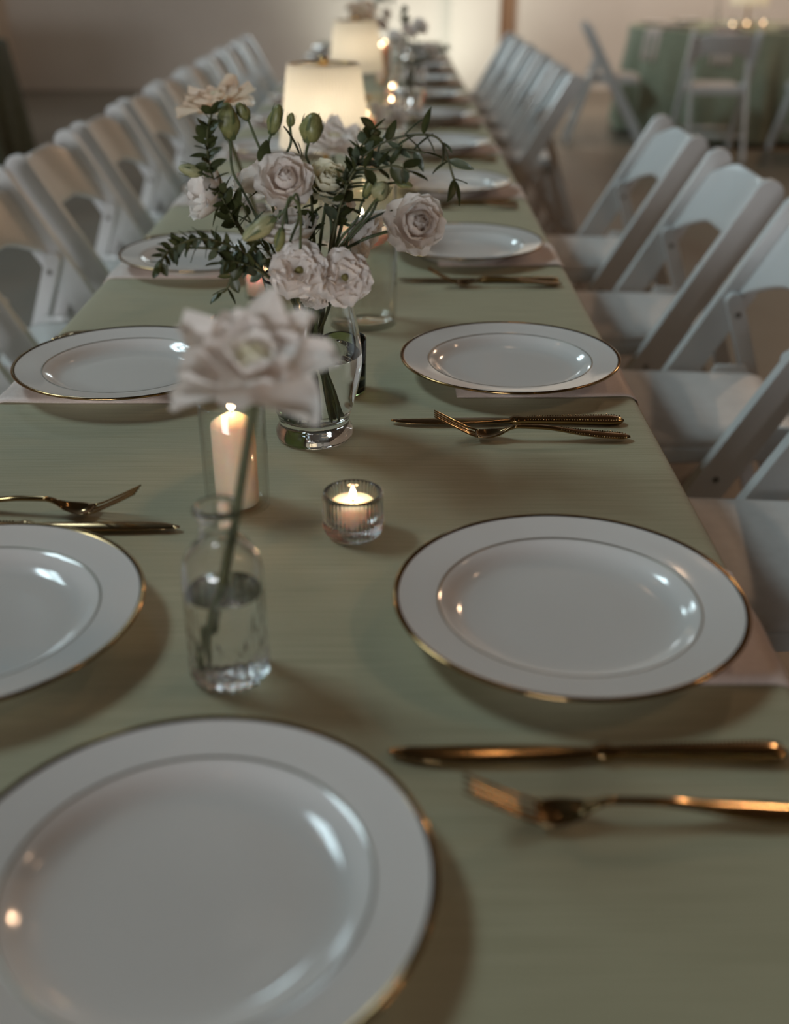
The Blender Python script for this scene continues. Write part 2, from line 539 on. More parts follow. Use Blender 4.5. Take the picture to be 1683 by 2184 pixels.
per, s = [], 0.0
def edge(a, b, nrm, step):
    global s
    L = (Vector(b) - Vector(a)).length
    k = max(1, int(L / step))
    for i in range(k):
        t = i / k
        per.append((a[0] + (b[0] - a[0]) * t, a[1] + (b[1] - a[1]) * t, nrm[0], nrm[1], s + L * t))
    s += L
c = 0.02
edge((TX1, TY0 + c), (TX1, TY1 - c), (1, 0), 0.03)
edge((TX1, TY1 - c), (TX1 - c, TY1), (0.707, 0.707), 0.01)
edge((TX1 - c, TY1), (TX0 + c, TY1), (0, 1), 0.03)
edge((TX0 + c, TY1), (TX0, TY1 - c), (-0.707, 0.707), 0.01)
edge((TX0, TY1 - c), (TX0, TY0 + c), (-1, 0), 0.03)
edge((TX0, TY0 + c), (TX0 + c, TY0), (-0.707, -0.707), 0.01)
edge((TX0 + c, TY0), (TX1 - c, TY0), (0, -1), 0.03)
edge((TX1 - c, TY0), (TX1, TY0 + c), (0.707, -0.707), 0.01)
def long_fold(s_, t):
    gap = max(0.0, 1 - abs(s_ + TY0 - 3.95) / 0.45)       # freer folds where no chair stands
    a = 0.009 + 0.07 * min(1, gap * 2)
    return t ** 0.8 * (a * (1 + 0.6 * sin(s_ * 21 + 0.8) + 0.4 * sin(s_ * 47)))
cloth('tablecloth', per, TZ, 0.62, long_fold, 'sage_cloth', 'sage green slubbed cloth covering the long dining table')

# ------------------------------------------------------------------ dinner plates
PR = 0.1335
def make_plate(label, group=None):
    t = thing('dinner_plate', label, 'plate', group=group)
    top = [(0, 0.0052), (0.055, 0.0052), (0.076, 0.0056), (0.084, 0.0075), (0.0905, 0.0120), (0.0955, 0.0160), (0.099, 0.0178), (0.103, 0.0187), (0.115, 0.0205),
           (0.126, 0.0222), (PR - 0.0022, 0.0234), (PR - 0.0008, 0.0236)]
    bot = [(PR - 0.0008, 0.0218), (0.120, 0.0188), (0.103, 0.0155), (0.095, 0.0115), (0.088, 0.006), (0.083, 0.003), (0.080, 0.0), (0.076, 0.0), (0.074, 0.002), (0, 0.002)]
    obj('body', *lathe((top + bot)[::-1], 96), 'porcelain', t)
    rim = [(PR - 0.0036, 0.02335), (PR - 0.0014, 0.02425), (PR + 0.0002, 0.0239), (PR + 0.0007, 0.0228), (PR + 0.0002, 0.0217), (PR - 0.0018, 0.0213)]
    o = obj('gold_rim', *lathe(rim[::-1], 96), 'gold', t)
    o['label'] = 'gold band round the plate edge'
    band = [(0.0988, 0.01795), (0.0991, 0.0183), (0.1000, 0.0185), (0.1004, 0.01835)]
    obj('inner_line', *lathe(band[::-1], 96), 'gold_line', t)
    return t

SEATR = [(0.1328, 0.710), (0.1409, 1.272), (0.122, 1.878), (0.120, 2.448)] + [(0.122, 2.448 + 0.58 * k) for k in range(1, 8)]
SEATL = [(-0.3233, 0.694), (-0.3233, 1.254), (-0.3202, 1.8005)] + [(-0.318, 1.8005 + 0.575 * k) for k in range(1, 9)]
NTH = ['nearest', 'second', 'third', 'fourth', 'fifth', 'sixth', 'seventh', 'eighth', 'ninth', 'tenth', 'eleventh', 'twelfth']
plate0 = make_plate('blurred gold-rimmed white plate at the near head of the table')
plate0.location = (-0.1102, 0.4298, TZ)
def nth_label(thing_, i, side):
    return '%s, %s from the near end along the %s table edge' % (thing_, NTH[i], side)
for i, (x, y) in enumerate(SEATR):
    dup(plate0, (x, y, TZ + 0.0022), 0.3 * i, nth_label('gold-rimmed white dinner plate', i, 'right'), 'dinner plates along the right edge')
for i, (x, y) in enumerate(SEATL):
    dup(plate0, (x, y, TZ + 0.0022), 0.2 * i, nth_label('gold-rimmed white dinner plate', i, 'left'), 'dinner plates along the left edge')
plate0['group'] = 'dinner plates'

# napkins: folded strips lying under the plates and hanging over the table edge
def make_napkin(side, seed, hang):
    rnd = random.Random(seed)
    w = 0.165
    prof = [(-0.045, 0.0012), (-0.02, 0.0012), (0.03, 0.0012), (0.08, 0.0012), (0.125, 0.0016), (0.150, 0.0018), (0.158, 0.0005), (0.1655, -0.004), (0.1685, -0.012)]
    for k in range(1, 7):
        prof.append((0.1695 + 0.012 * k / 6, -0.012 - hang * k / 6))
    V, F = [], []
    nv = 13
    ph = rnd.random() * 6
    for (x, z) in prof:
        for j in range(nv):
            v = j / (nv - 1) - 0.5
            over = max(0, -z - 0.006)
            loose = max(0, min(1, (x - 0.09) / 0.06))
            lift = 0.0022 * loose * max(0, sin(v * 9 + ph)) if z > -0.006 else 0
            V.append((side * (x + over * 0.12 * sin(v * 16 + ph) + (0.004 * over / 0.02 if over else 0) * 0.2), v * w * (1 - over * 0.5), z + lift))
    for i in range(len(prof) - 1):
        for j in range(nv - 1):
            a = i * nv + j
            F.append((a, a + nv, a + nv + 1, a + 1))
    me = mesh('cloth', V, F, 'napkin_satin')
    return me
for side, seats, tx in ((1, SEATR, TX1), (-1, SEATL, TX0)):
    nm = [make_napkin(side, 3 + 10 * side + k, h) for k, h in enumerate((0.10, 0.12, 0.09))]
    for i, (x, y) in enumerate(seats):
        if side < 0 and i == 0:
            continue
        o = put('napkin', nm[i % 3], None, (tx - side * 0.1665, y, TZ + 0.0003))
        md = o.modifiers.new('thickness', 'SOLIDIFY'); md.thickness = 0.0012; md.offset = 0
        tag(o, nth_label('blush folded napkin', i, 'right' if side > 0 else 'left'), 'napkin', 'napkins under the plates')

# ------------------------------------------------------------------ gold cutlery, lying along local x, tip at x = 0
def strip(xs, zf, wf, tf, yc=lambda x: 0.0, cup=lambda x: 0.0):
    """solid ribbon along x with an 8-point rounded section"""
    V, F = [], []
    for x in xs:
        w, t, z, y = wf(x), tf(x), zf(x), yc(x)
        for (a, b_) in ((-0.5, 0), (-0.42, 0.36), (-0.15, 0.5), (0.15, 0.5), (0.42, 0.36), (0.5, 0), (0.3, -0.46), (-0.3, -0.46)):
            V.append((x, y + a * w, z + b_ * t + cup(x) * (2 * a) ** 2))
    n = 8
    for i in range(len(xs) - 1):
        for k in range(n):
            j = (k + 1) % n
            F.append((i * n + k, i * n + j, (i + 1) * n + j, (i + 1) * n + k))
    F.append(tuple(range(n)))
    F.append(tuple(range(len(V) - 1, len(V) - n - 1, -1)))
    return V, F

def lerp_table(tab):
    """monotone cubic through (x, value) pairs"""
    n = len(tab)
    d = [(tab[i + 1][1] - tab[i][1]) / (tab[i + 1][0] - tab[i][0]) for i in range(n - 1)]
    m_ = [d[0]] + [0.0 if d[i - 1] * d[i] <= 0 else 2 * d[i - 1] * d[i] / (d[i - 1] + d[i]) for i in range(1, n - 1)] + [d[-1]]
    def f(x):
        if x <= tab[0][0]:
            return tab[0][1]
        for i in range(n - 1):
            (a, va), (b_, vb) = tab[i], tab[i + 1]
            if x <= b_:
                h = b_ - a
                t = (x - a) / h
                return (2 * t ** 3 - 3 * t * t + 1) * va + (t ** 3 - 2 * t * t + t) * h * m_[i] + (-2 * t ** 3 + 3 * t * t) * vb + (t ** 3 - t * t) * h * m_[i + 1]
        return tab[-1][1]
    return f

def frange(a, b_, n):
    return [a + (b_ - a) * i / n for i in range(n + 1)]

def beads(pts, r):
    V, F = [], []
    for (x, y, z) in pts:
        i = len(V)
        V += [(x + r, y, z), (x, y + r, z), (x - r, y, z), (x, y - r, z), (x, y, z + r), (x, y, z - r)]
        for k in range(4):
            F += [(i + k, i + (k + 1) % 4, i + 4), (i + (k + 1) % 4, i + k, i + 5)]
    return V, F

def make_knife(label):
    t = thing('table_knife', label, 'knife')
    bw = lerp_table([(0, 0.004), (0.012, 0.013), (0.05, 0.0185), (0.10, 0.0175), (0.128, 0.012), (0.14, 0.010)])
    byc = lerp_table([(0, 0.003), (0.03, 0.0), (0.13, 0.001), (0.2, 0)])
    obj('blade', *strip(frange(0, 0.136, 22), lambda x: 0.0042, bw, lerp_table([(0, 0.0012), (0.09, 0.0022), (0.136, 0.005)]), byc), 'gold', t)
    hw = lerp_table([(0.130, 0.010), (0.138, 0.0150), (0.146, 0.0115), (0.2, 0.0150), (0.243, 0.0185), (0.251, 0.0150), (0.256, 0.004)])
    ht = lerp_table([(0.130, 0.006), (0.138, 0.0095), (0.146, 0.0075), (0.24, 0.0085), (0.252, 0.007), (0.256, 0.002)])
    h = obj('handle', *strip(frange(0.131, 0.256, 30), lambda x: 0.0046, hw, ht, lambda x: 0.001), 'gold', t)
    pts = []
    for x in frange(0.150, 0.252, 36):
        for sgn in (-1, 1):
            pts.append((x, 0.001 + sgn * (hw(x) / 2 - 0.0012), 0.0046 + ht(x) * 0.40))
    obj('bead_trim', *beads(pts, 0.0010), 'gold', h)
    return t

def make_fork(label):
    t = thing('dinner_fork', label, 'fork')
    zf = lerp_table([(0, 0.0290), (0.022, 0.0165), (0.042, 0.0068), (0.056, 0.0036), (0.068, 0.0062), (0.088, 0.0150), (0.112, 0.0145), (0.16, 0.0080), (0.195, 0.0050), (0.208, 0.0046)])
    hw = lerp_table([(0.044, 0.0225), (0.056, 0.0245), (0.068, 0.0190), (0.080, 0.0085), (0.092, 0.0060), (0.13, 0.0085), (0.182, 0.0185), (0.198, 0.0180), (0.2085, 0.005)])
    cup = lerp_table([(0.044, 0.0012), (0.058, 0.0035), (0.075, 0.0015), (0.085, 0.0)])
    th = lerp_table([(0.04, 0.0018), (0.07, 0.0026), (0.09, 0.0042), (0.15, 0.0038), (0.2, 0.0032), (0.2085, 0.0015)])
    obj('bowl', *strip(frange(0.044, 0.088, 14), zf, hw, th, cup=cup), 'gold', t)
    h = obj('handle', *strip(frange(0.086, 0.2085, 30), zf, hw, th), 'gold', t)
    pts = []
    for x in frange(0.135, 0.204, 26):
        for sgn in (-1, 1):
            pts.append((x, sgn * (hw(x) / 2 - 0.001), zf(x) + th(x) * 0.38))
    obj('bead_trim', *beads(pts, 0.0009), 'gold', h)
    for k in range(4):
        y = (k - 1.5) * 0.0062
        tw = lerp_table([(0, 0.0012), (0.012, 0.0026), (0.05, 0.0036)])
        dz = 0.0012 * ((k - 1.5) / 1.5) ** 2
        obj('tine', *strip(frange(0, 0.048, 12), lambda x: zf(x) + dz * min(1, x / 0.03), tw, lambda x: 0.0018, lambda x: y * (0.92 + 0.08 * x / 0.048)), 'gold', t)
    return t

knife0 = make_knife('gold table knife, blurred, lying before the nearest right plate')
knife0.location = (-0.004, 0.549, TZ)
fork0 = make_fork('gold dinner fork, blurred, lying before the nearest right plate')
fork0.location = (0.040, 0.4935, TZ)
kpos = [(-0.004, 1.109, 0.004), (0.004, 1.700, -0.02), (0.0, 2.300, 0.0)]
fpos = [(0.042, 1.070, -0.02), (0.052, 1.672, 0.0), (0.045, 2.262, 0.0)]
for i in range(1, len(SEATR)):
    a = kpos[i - 1] if i < 4 else (0.004, SEATR[i][1] - 0.165, 0.0)
    f_ = fpos[i - 1] if i < 4 else (0.048, SEATR[i][1] - 0.204, 0.0)
    dup(knife0, (a[0], a[1], TZ), a[2], 'gold table knife before the %s plate of the right table edge' % NTH[i], 'gold knives on the right side')
    dup(fork0, (f_[0], f_[1], TZ), f_[2], 'gold dinner fork before the %s plate of the right table edge' % NTH[i], 'gold forks on the right side')
for i in range(len(SEATL) - 1):
    y = SEATL[i][1]
    kp = (-0.192, 0.863, pi + 0.01) if i == 0 else (-0.200, y + 0.142, pi) if i == 1 else (-0.200, y + 0.148, pi)
    fp = (-0.232, 0.886, pi - 0.10) if i == 0 else (-0.240, y + 0.162, pi) if i == 1 else (-0.246, y + 0.184, pi - 0.01)
    dup(knife0, (kp[0], kp[1], TZ), kp[2], 'gold table knife beyond the %s plate of the left table edge' % NTH[i], 'gold knives on the left side')
    dup(fork0, (fp[0], fp[1], TZ), fp[2], 'gold dinner fork beyond the %s plate of the left table edge' % NTH[i], 'gold forks on the left side')

def wn(o):
    md = o.modifiers.new('normals', 'WEIGHTED_NORMAL')
    md.weight = 100
    return o

# ------------------------------------------------------------------ white folding chair, front = +x, origin on the floor
def make_chair(label):
    t = thing('folding_chair', label, 'chair')
    top, foot = Vector((-0.200, 0, 0.797)), Vector((0.262, 0, 0.0))
    ax = (foot - top)
    L = ax.length
    ax.normalize()
    px = Vector((0, 1, 0)).cross(ax)
    for sy in (-1, 1):
        def fr(u, v, w, sy=sy):
            return top + ax * u + px * v + Vector((0, sy * 0.207 + w, 0))
        out = stadium(0, L - 0.018, 0.062, 8, (True, False))
        r_ = wn(obj('side_rail', *prism(out, 0.026, fr, 0.0022), 'chair_white', t))
        p = top + ax * 0.46 + Vector((0, sy * 0.2205, 0))
        obj('screw', *lathe([(0, 0.0015), (0.005, 0.001), (0.006, 0)][::-1], 10), 'screw_steel', r_, loc=p, rot=(-sy * pi / 2, 0, 0))
    rt, rf = Vector((-0.073, 0, 0.618)), Vector((-0.285, 0, 0.0))
    bx = (rf - rt)
    LB = bx.length
    bx.normalize()
    pb = Vector((0, 1, 0)).cross(bx)
    for sy in (-1, 1):
        def fr2(u, v, w, sy=sy):
            return rt + bx * u + pb * v + Vector((0, sy * 0.181 + w, 0))
        lg = obj('rear_leg', *prism(stadium(0, LB - 0.006, 0.034, 7, (True, False)), 0.022, fr2, 0.0022), 'chair_white', t)
        wn(lg)
        p = rt + bx * 0.045 + Vector((0, sy * 0.1695, 0))
        obj('screw', *lathe([(0, 0.0015), (0.0055, 0.001), (0.0065, 0)][::-1], 10), 'screw_steel', lg, loc=p, rot=(sy * pi / 2, 0, 0))
    # curved back panel between the rails: arched top edge, arched cut-out below
    nu, nv = 21, 9
    V, F = [], []
    for face in (0, 1):
        for j in range(nv):
            for i in range(nu):
                a = i / (nu - 1) * 2 - 1
                topu = 0.010 + 0.18 * max(0, abs(a) - 0.55) ** 1.6
                botu = 0.150 + 0.075 * max(0.0, abs(a) - 0.35) ** 1.7 * 2.0
                u = topu + (botu - topu) * j / (nv - 1)
                bow = -0.030 * (1 - a * a) + (0.006 if face else -0.006)
                q = top + ax * u - px * bow * 1.0 + Vector((0, a * 0.196, 0))
                V.append(q)
    def idx(face, j, i):
        return face * nu * nv + j * nu + i
    for j in range(nv - 1):
        for i in range(nu - 1):
            F.append((idx(0, j, i), idx(0, j, i + 1), idx(0, j + 1, i + 1), idx(0, j + 1, i)))
            F.append((idx(1, j, i), idx(1, j + 1, i), idx(1, j + 1, i + 1), idx(1, j, i + 1)))
    for i in range(nu - 1):
        F.append((idx(0, 0, i), idx(1, 0, i), idx(1, 0, i + 1), idx(0, 0, i + 1)))
        F.append((idx(0, nv - 1, i), idx(0, nv - 1, i + 1), idx(1, nv - 1, i + 1), idx(1, nv - 1, i)))
    for j in range(nv - 1):
        F.append((idx(0, j, 0), idx(0, j + 1, 0), idx(1, j + 1, 0), idx(1, j, 0)))
        F.append((idx(0, j, nu - 1), idx(1, j, nu - 1), idx(1, j + 1, nu - 1), idx(0, j + 1, nu - 1)))
    bevel(obj('backrest', V, F, 'chair_white', t), 0.004)
    # seat frame and padded vinyl seat
    def seat_outline(g):
        pts = []
        x0, x1, w0, w1, r = -0.150 + g, 0.215 - g, 0.163 - g, 0.186 - g, 0.05
        for (cx_, cy_, a0) in ((x1 - r, w1 - r, 0), (x0 + 0.02, w0 - 0.02, pi / 2), (x0 + 0.02, -w0 + 0.02, pi), (x1 - r, -w1 + r, 1.5 * pi)):
            rr = r if cx_ > 0 else 0.02
            for k in range(6):
                a = a0 + pi / 2 * k / 5
                pts.append((cx_ + rr * cos(a), cy_ + rr * sin(a)))
        return pts
    bevel(obj('seat', *prism(seat_outline(0), 0.03, lambda u, v, w: Vector((u, v, 0.425 + w)), 0.004), 'chair_white', t, False), 0.001)
    V, F = [], []
    lev = [(0.006, 0.440), (0.003, 0.447), (0.006, 0.455), (0.018, 0.462), (0.05, 0.468), (0.10, 0.470)]
    o0 = seat_outline(0.0)
    n = len(o0)
    for (g, z) in lev:
        for (u, v) in o0:
            k = 1 - g / 0.19
            V.append(((u - 0.03) * k + 0.03, v * k, z))
    for k in range(len(lev) - 1):
        for i in range(n):
            j = (i + 1) % n
            F.append((k * n + i, k * n + j, (k + 1) * n + j, (k + 1) * n + i))
    F.append(tuple(range((len(lev) - 1) * n, len(lev) * n)))
    obj('seat_pad', V, F, 'seat_vinyl', t)
    for sy in (-1, 1):
        q = [(-0.165, 0.43), (-0.055, 0.43), (-0.075, 0.475), (-0.135, 0.475)]
        obj('seat_bracket', *prism(q, 0.008, lambda u, v, w, sy=sy: Vector((u + 0.02, sy * 0.164 + w, v)), 0.002), 'chair_white', t)
    def rod(u, bar, base, y, r):
        p = base + bar * u
        return tube([p + Vector((0, -y, 0)), p + Vector((0, y, 0))], r, 10)
    obj('front_stretcher', *rod(L * 0.80, ax, top, 0.196, 0.013), 'chair_white', t)
    obj('rear_stretcher', *rod(LB * 0.74, bx, rt, 0.172, 0.013), 'chair_white', t)
    return t

RCH = [1.345, 1.93, 2.515, 3.13, 4.79, 5.37, 5.95, 6.53, 7.10]
LCH = [1.67, 2.26, 2.835, 3.40, 3.965, 4.53, 5.09, 5.65, 6.22, 6.78]
chair0 = make_chair('white folding chair with padded seat, nearest on the right of the long table')
chair0.location = (0.592, RCH[0], 0)
chair0.rotation_euler = (0, 0, pi)
chair0['group'] = 'chairs on the right of the long table'
rj = random.Random(4)
for i, y in enumerate(RCH[1:], 1):
    lab = 'white folding chair, %s from the near end on the right of the long table' % NTH[i]
    if i == 3:
        lab = 'white folding chair on the right, fourth from the near end, just before the gap'
    if i == 4:
        lab = 'white folding chair on the right, first one beyond the gap in the row'
    dup(chair0, (0.592 if i < 4 else 0.53, y, 0), pi + rj.uniform(-0.02, 0.02), lab)
for i, y in enumerate(LCH):
    dup(chair0, (-0.692, y, 0), rj.uniform(-0.02, 0.02) if i < 8 else 0.0, 'white folding chair, %s from the near end on the left of the long table' % NTH[i],
        'chairs on the left of the long table')

# ------------------------------------------------------------------ flowers: petals, blooms, buds, leaves
PET = {}
def petal_mesh(key, p0, p1, L, hw, r0, z0, pw, ruf, seed, mtl, notch=0.05, point=0.0, curl=0.0):
    if key in PET:
        return PET[key]
    rnd = random.Random(seed)
    nu, nv = 9, 11
    ph, ph2, k1 = rnd.random() * 6.28, rnd.random() * 6.28, rnd.uniform(4.0, 6.5)
    V, F = [], []
    for j in range(nv):
        v = j / (nv - 1) * 2 - 1
        r, z = r0, z0
        Lv = L * (1 - 0.10 * v * v + notch * sin(7 * v + ph) * 0.6)
        for i in range(nu):
            u = i / (nu - 1)
            phi = radians(p0 + (p1 - p0) * u ** pw)
            if i:
                ds = Lv / (nu - 1)
                r += sin(phi) * ds
                z += cos(phi) * ds
            tip = max(0.0, (u - 0.72) / 0.28)
            w = hw * min(1.0, 0.22 + 1.25 * u) * sqrt(max(0.0, 1 - 0.62 * tip * tip))
            if point:
                w *= (1 - point * max(0, (u - 0.45) / 0.55) ** 1.1)
            rho = max(abs(r), 0.30)
            th = v * w / rho
            rip = ruf * u * u * (sin(k1 * v + ph + 2 * u) + 0.5 * sin(11 * v + ph2)) - curl * v * v * u * u
            nr, nz = cos(phi), -sin(phi)
            V.append((r - rho + rho * cos(th) + nr * rip, rho * sin(th), z + nz * rip))
    for j in range(nv - 1):
        for i in range(nu - 1):
            a = j * nu + i
            F.append((a, a + nu, a + nu + 1, a + 1))
    PET[key] = mesh('petal', V, F, mtl)
    return PET[key]

#   n, phi0, phi1, length, halfwidth, r0, z0, power, ruffle
KINDS = {
    'swirl': [(3, 40, -55, 0.62, 0.42, 0.05, -0.30, 0.8, 0.02), (4, 70, -48, 0.86, 0.52, 0.08, -0.38, 0.8, 0.03), (5, 86, -30, 1.04, 0.60, 0.10, -0.45, 0.8, 0.04),
              (5, 92, -4, 1.16, 0.70, 0.10, -0.50, 0.8, 0.05), (6, 94, 24, 1.24, 0.80, 0.10, -0.53, 0.8, 0.06), (6, 96, 58, 1.22, 0.82, 0.10, -0.56, 0.8, 0.07)],
    'open': [(3, 30, 40, 0.50, 0.36, 0.12, -0.34, 1.0, 0.09), (5, 54, 36, 0.74, 0.56, 0.08, -0.40, 1.0, 0.10), (5, 68, 56, 0.92, 0.68, 0.08, -0.42, 1.0, 0.10),
             (6, 74, 74, 1.05, 0.80, 0.08, -0.42, 1.0, 0.11), (5, 84, 92, 1.02, 0.80, 0.08, -0.44, 1.0, 0.12)],
    'cup': [(4, 60, 2, 1.00, 0.62, 0.06, -0.55, 0.7, 0.05), (5, 72, 14, 1.22, 0.78, 0.06, -0.60, 0.7, 0.06), (6, 80, 30, 1.32, 0.86, 0.06, -0.62, 0.7, 0.07)],
}
def facing(d, spin=0.0):
    q = Vector(d).normalized().to_track_quat('Z', 'Y')
    return (q @ Quaternion((0, 0, 1), spin)).to_matrix().to_4x4()

CEN = {}
def bloom(parent, centre, d, R, kind, mtl, seed, squash=1.0):
    rnd = random.Random(seed)
    if 'c' not in CEN:
        CEN['c'] = mesh('bloom', *lathe([(0, -0.66), (0.16, -0.60), (0.22, -0.48), (0.17, -0.36), (0.10, -0.32), (0.07, -0.26), (0.10, -0.22), (0.07, -0.17), (0, -0.16)], 10), 'pistil')
    M = Matrix.Translation(centre) @ facing(d, rnd.random() * 6) @ Matrix.Diagonal((R, R * squash, R, 1))
    b = put('bloom', CEN['c'], parent, mat4=M)
    for li, (n, p0, p1, L, hw, r0, z0, pw, ruf) in enumerate(KINDS[kind]):
        off = rnd.random() * 6
        for k in range(n):
            var = k % 3
            me = petal_mesh((kind, li, var, mtl), p0, p1, L, hw, r0, z0, pw, ruf, li * 7 + var, mtl)
            a = off + 2 * pi * k / n + rnd.uniform(-0.15, 0.15)
            M = Matrix.Rotation(a, 4, 'Z') @ Matrix.Rotation(rnd.uniform(-0.09, 0.09), 4, 'Y') @ Matrix.Scale(rnd.uniform(0.93, 1.06), 4)
            put('petal', me, b, mat4=M)
    return b

LEAF = {}
def leaf_mesh(shape, mtl):
    if (shape, mtl) in LEAF:
        return LEAF[(shape, mtl)]
    wid, tipp, bend, fold = {'oval': (0.29, 0.55, 0.10, 0.05), 'lance': (0.19, 0.9, 0.16, 0.05), 'round': (0.33, 0.5, 0.06, 0.04), 'thin': (0.055, 0.9, 0.22, 0.01)}[shape]
    nu, V, F = 9, [], []
    for i in range(nu):
        u = i / (nu - 1)
        w = wid * (sin(pi * u ** (0.8 if tipp > 0.6 else 0.9))) ** 0.75 + 0.012 * (1 - u)
        z = -bend * u * u
        for v in (-1, -0.5, 0, 0.5, 1):
            V.append((u, v * w, z + fold * abs(v)))
    for i in range(nu - 1):
        for j in range(4):
            a = i * 5 + j
            F.append((a, a + 5, a + 6, a + 1))
    LEAF[(shape, mtl)] = mesh('leaf', V, F, mtl)
    return LEAF[(shape, mtl)]

def leaf(parent, p, d, L, shape='oval', mtl='leaf_green', roll=0.0):
    d = Vector(d).normalized()
    z = Vector((0, 0, 1)) - d * d.z
    z = z.normalized() if z.length > 1e-3 else d.orthogonal().normalized()
    y = z.cross(d)
    M = Matrix((d, y, z)).transposed().to_4x4()
    M = Matrix.Translation(p) @ M @ Matrix.Rotation(roll, 4, 'X') @ Matrix.Scale(L, 4)
    return put('leaf', leaf_mesh(shape, mtl), parent, mat4=M)

BUD = {}
def bud(parent, p, d, L, Wd, mtl='bud_green', seed=0):
    key = (mtl, round(Wd / L, 1))
    if key not in BUD:
        k = Wd / L / 2
        prof = [(0, 0), (0.30, 0.02), (0.72, 0.14), (0.98, 0.34), (1.0, 0.48), (0.86, 0.66), (0.66, 0.82), (0.46, 0.93), (0.22, 1.0), (0, 0.96)]
        def rp(a, r, z):
            return r * (1 + 0.10 * sin(3 * a + 4 * z) + 0.05 * sin(7 * a - 5 * z))
        BUD[key] = mesh('bud', *lathe([(r * k, z) for r, z in prof], 18, rp), mtl)
    if 'sep' not in BUD:
        V, F = [], []
        for i in range(7):
            u = i / 6
            w = 0.085 * (1 - u) ** 0.7
            x = 0.07 + 0.20 * sin(pi * min(1, u * 0.62 + 0.05)) * 0.9
            for v in (-1, 0, 1):
                V.append((x + 0.012 * (1 - abs(v)), v * w, -0.02 + 0.98 * u))
        for i in range(6):
            for j in range(2):
                a = i * 3 + j
                F.append((a, a + 1, a + 4, a + 3))
        BUD['sep'] = mesh('sepal', V, F, 'sepal_green')
    b = put('bud', BUD[key], parent, mat4=Matrix.Translation(p) @ facing(d, seed) @ Matrix.Scale(L, 4))
    for k in range(4):
        kk = Wd / L / 0.5
        put('sepal', BUD['sep'], b, mat4=Matrix.Rotation(k * pi / 2 + 0.3, 4, 'Z') @ Matrix.Diagonal((kk, kk * 0.9, 0.9 if k % 2 else 1.02, 1)))
    return b

VB = Vector((-0.0855, 1.078, TZ))          # the vase's foot
rs = random.Random(11)
def Z(zx, zy, Y):
    """a point read off the close-up of the bouquet, at depth Y"""
    return W(350 + zx / 2.4043, zy / 2.4043, Y)

def stem_path(pts, seed):
    rnd = random.Random(seed)
    a = rnd.random() * 6.28
    a2 = a + pi + rnd.uniform(-0.7, 0.7)
    r = rnd.uniform(0.014, 0.028)
    foot = VB + Vector((cos(a) * r, sin(a) * r, 0.0225))
    first = pts[0] - VB
    na = math.atan2(first.y, first.x) + rnd.uniform(-0.4, 0.4)
    rn = rnd.uniform(0.010, 0.026)
    mid = VB + Vector((cos(a) * r * 0.6, sin(a) * r * 0.6, 0.07))
    neck = VB + Vector((cos(na) * rn, sin(na) * rn, 0.145))
    return smooth_path([foot, mid, neck] + list(pts), 6)

def rel(root, pts):
    return [Vector(p) - root.location for p in pts]

def flower_stem(label, pts, seed, rad=0.0016, mtl='stem_green', group='lisianthus and foliage in the round vase'):
    t = thing('lisianthus_stem', label, 'flower', VB, group=group)
    path = stem_path(pts, seed)
    obj('stem', *tube(rel(t, path), rad, 7), mtl, t)
    return t

BOUQUET = []
def add_bloom(label, zc, Y, dia, d, kind, mtl, way, seed, squash=1.0):
    c_ = Z(zc[0], zc[1], Y)
    R = dia / 2.4043 / FPX * ((Y * cos(PITCH)) + (TZ + CH - c_.z) * sin(PITCH)) / 2 * 1.0
    dd = Vector(d).normalized()
    base = c_ - dd * R * 0.6
    pts = [Z(*w) for w in way] + [base - dd * R * 0.5, base]
    t = flower_stem(label, pts, seed)
    bloom(t, c_ - t.location, d, R, kind, mtl, seed, squash)
    for k in range(5):                      # thin green sepals behind the bloom
        q = facing(dd) @ Vector((cos(k * 1.26), sin(k * 1.26), 0.25))
        leaf(t, base - t.location, q, R * 1.0, 'thin', 'leaf_green')
    BOUQUET.append(t)
    return t

add_bloom('large round white bloom of swirled petals, upper left of the vase bouquet', (620, 915), 1.045, 252, (0.10, -0.80, 0.50), 'swirl', 'petal_white', [(640, 1300, 1.06)], 1)
add_bloom('cream white bloom right beside the large round bloom, centre of the bouquet', (845, 920), 1.065, 220, (0.12, -0.62, 0.75), 'swirl', 'petal_cream', [(800, 1250, 1.06)], 2)
add_bloom('wide open white bloom with dark heart, low in the bouquet above the vase rim', (690, 1370), 0.995, 292, (0.02, -0.86, 0.55), 'open', 'petal_white', [], 3)
add_bloom('wide open white bloom at the lower right of the bouquet, beside its twin', (925, 1415), 1.005, 275, (0.0, -0.90, 0.40), 'open', 'petal_white', [], 4)
add_bloom('white round bloom on its own at the far right of the bouquet', (1300, 1145), 1.045, 275, (0.28, -0.86, 0.30), 'swirl', 'petal_white', [(880, 1330, 1.05), (1000, 1240, 1.05), (1120, 1195, 1.05)], 5, 1.0)
add_bloom('white cup-shaped bloom seen from the side at the left of the bouquet', (215, 985), 1.06, 305, (-0.75, -0.38, 0.40), 'cup', 'petal_white', [(520, 1330, 1.06), (380, 1150, 1.06)], 6)
add_bloom('white bloom half hidden behind the large round bloom', (455, 905), 1.12, 270, (-0.55, 0.05, 0.75), 'cup', 'petal_white', [(600, 1250, 1.08)], 7)
add_bloom('white bloom hidden behind the drooping buds in the middle of the bouquet', (640, 1175), 1.06, 310, (-0.1, -0.25, 0.95), 'cup', 'petal_white', [], 8)
add_bloom('white crumpled bloom hanging open to the right before the candle cylinder', (1035, 1200), 1.075, 290, (0.55, -0.15, -0.25), 'cup', 'petal_white', [(930, 1080, 1.07)], 9)
add_bloom('small white bloom tucked under the two open blooms', (775, 1530), 1.035, 150, (-0.05, -0.6, -0.55), 'cup', 'petal_white', [(790, 1440, 1.05)], 10)
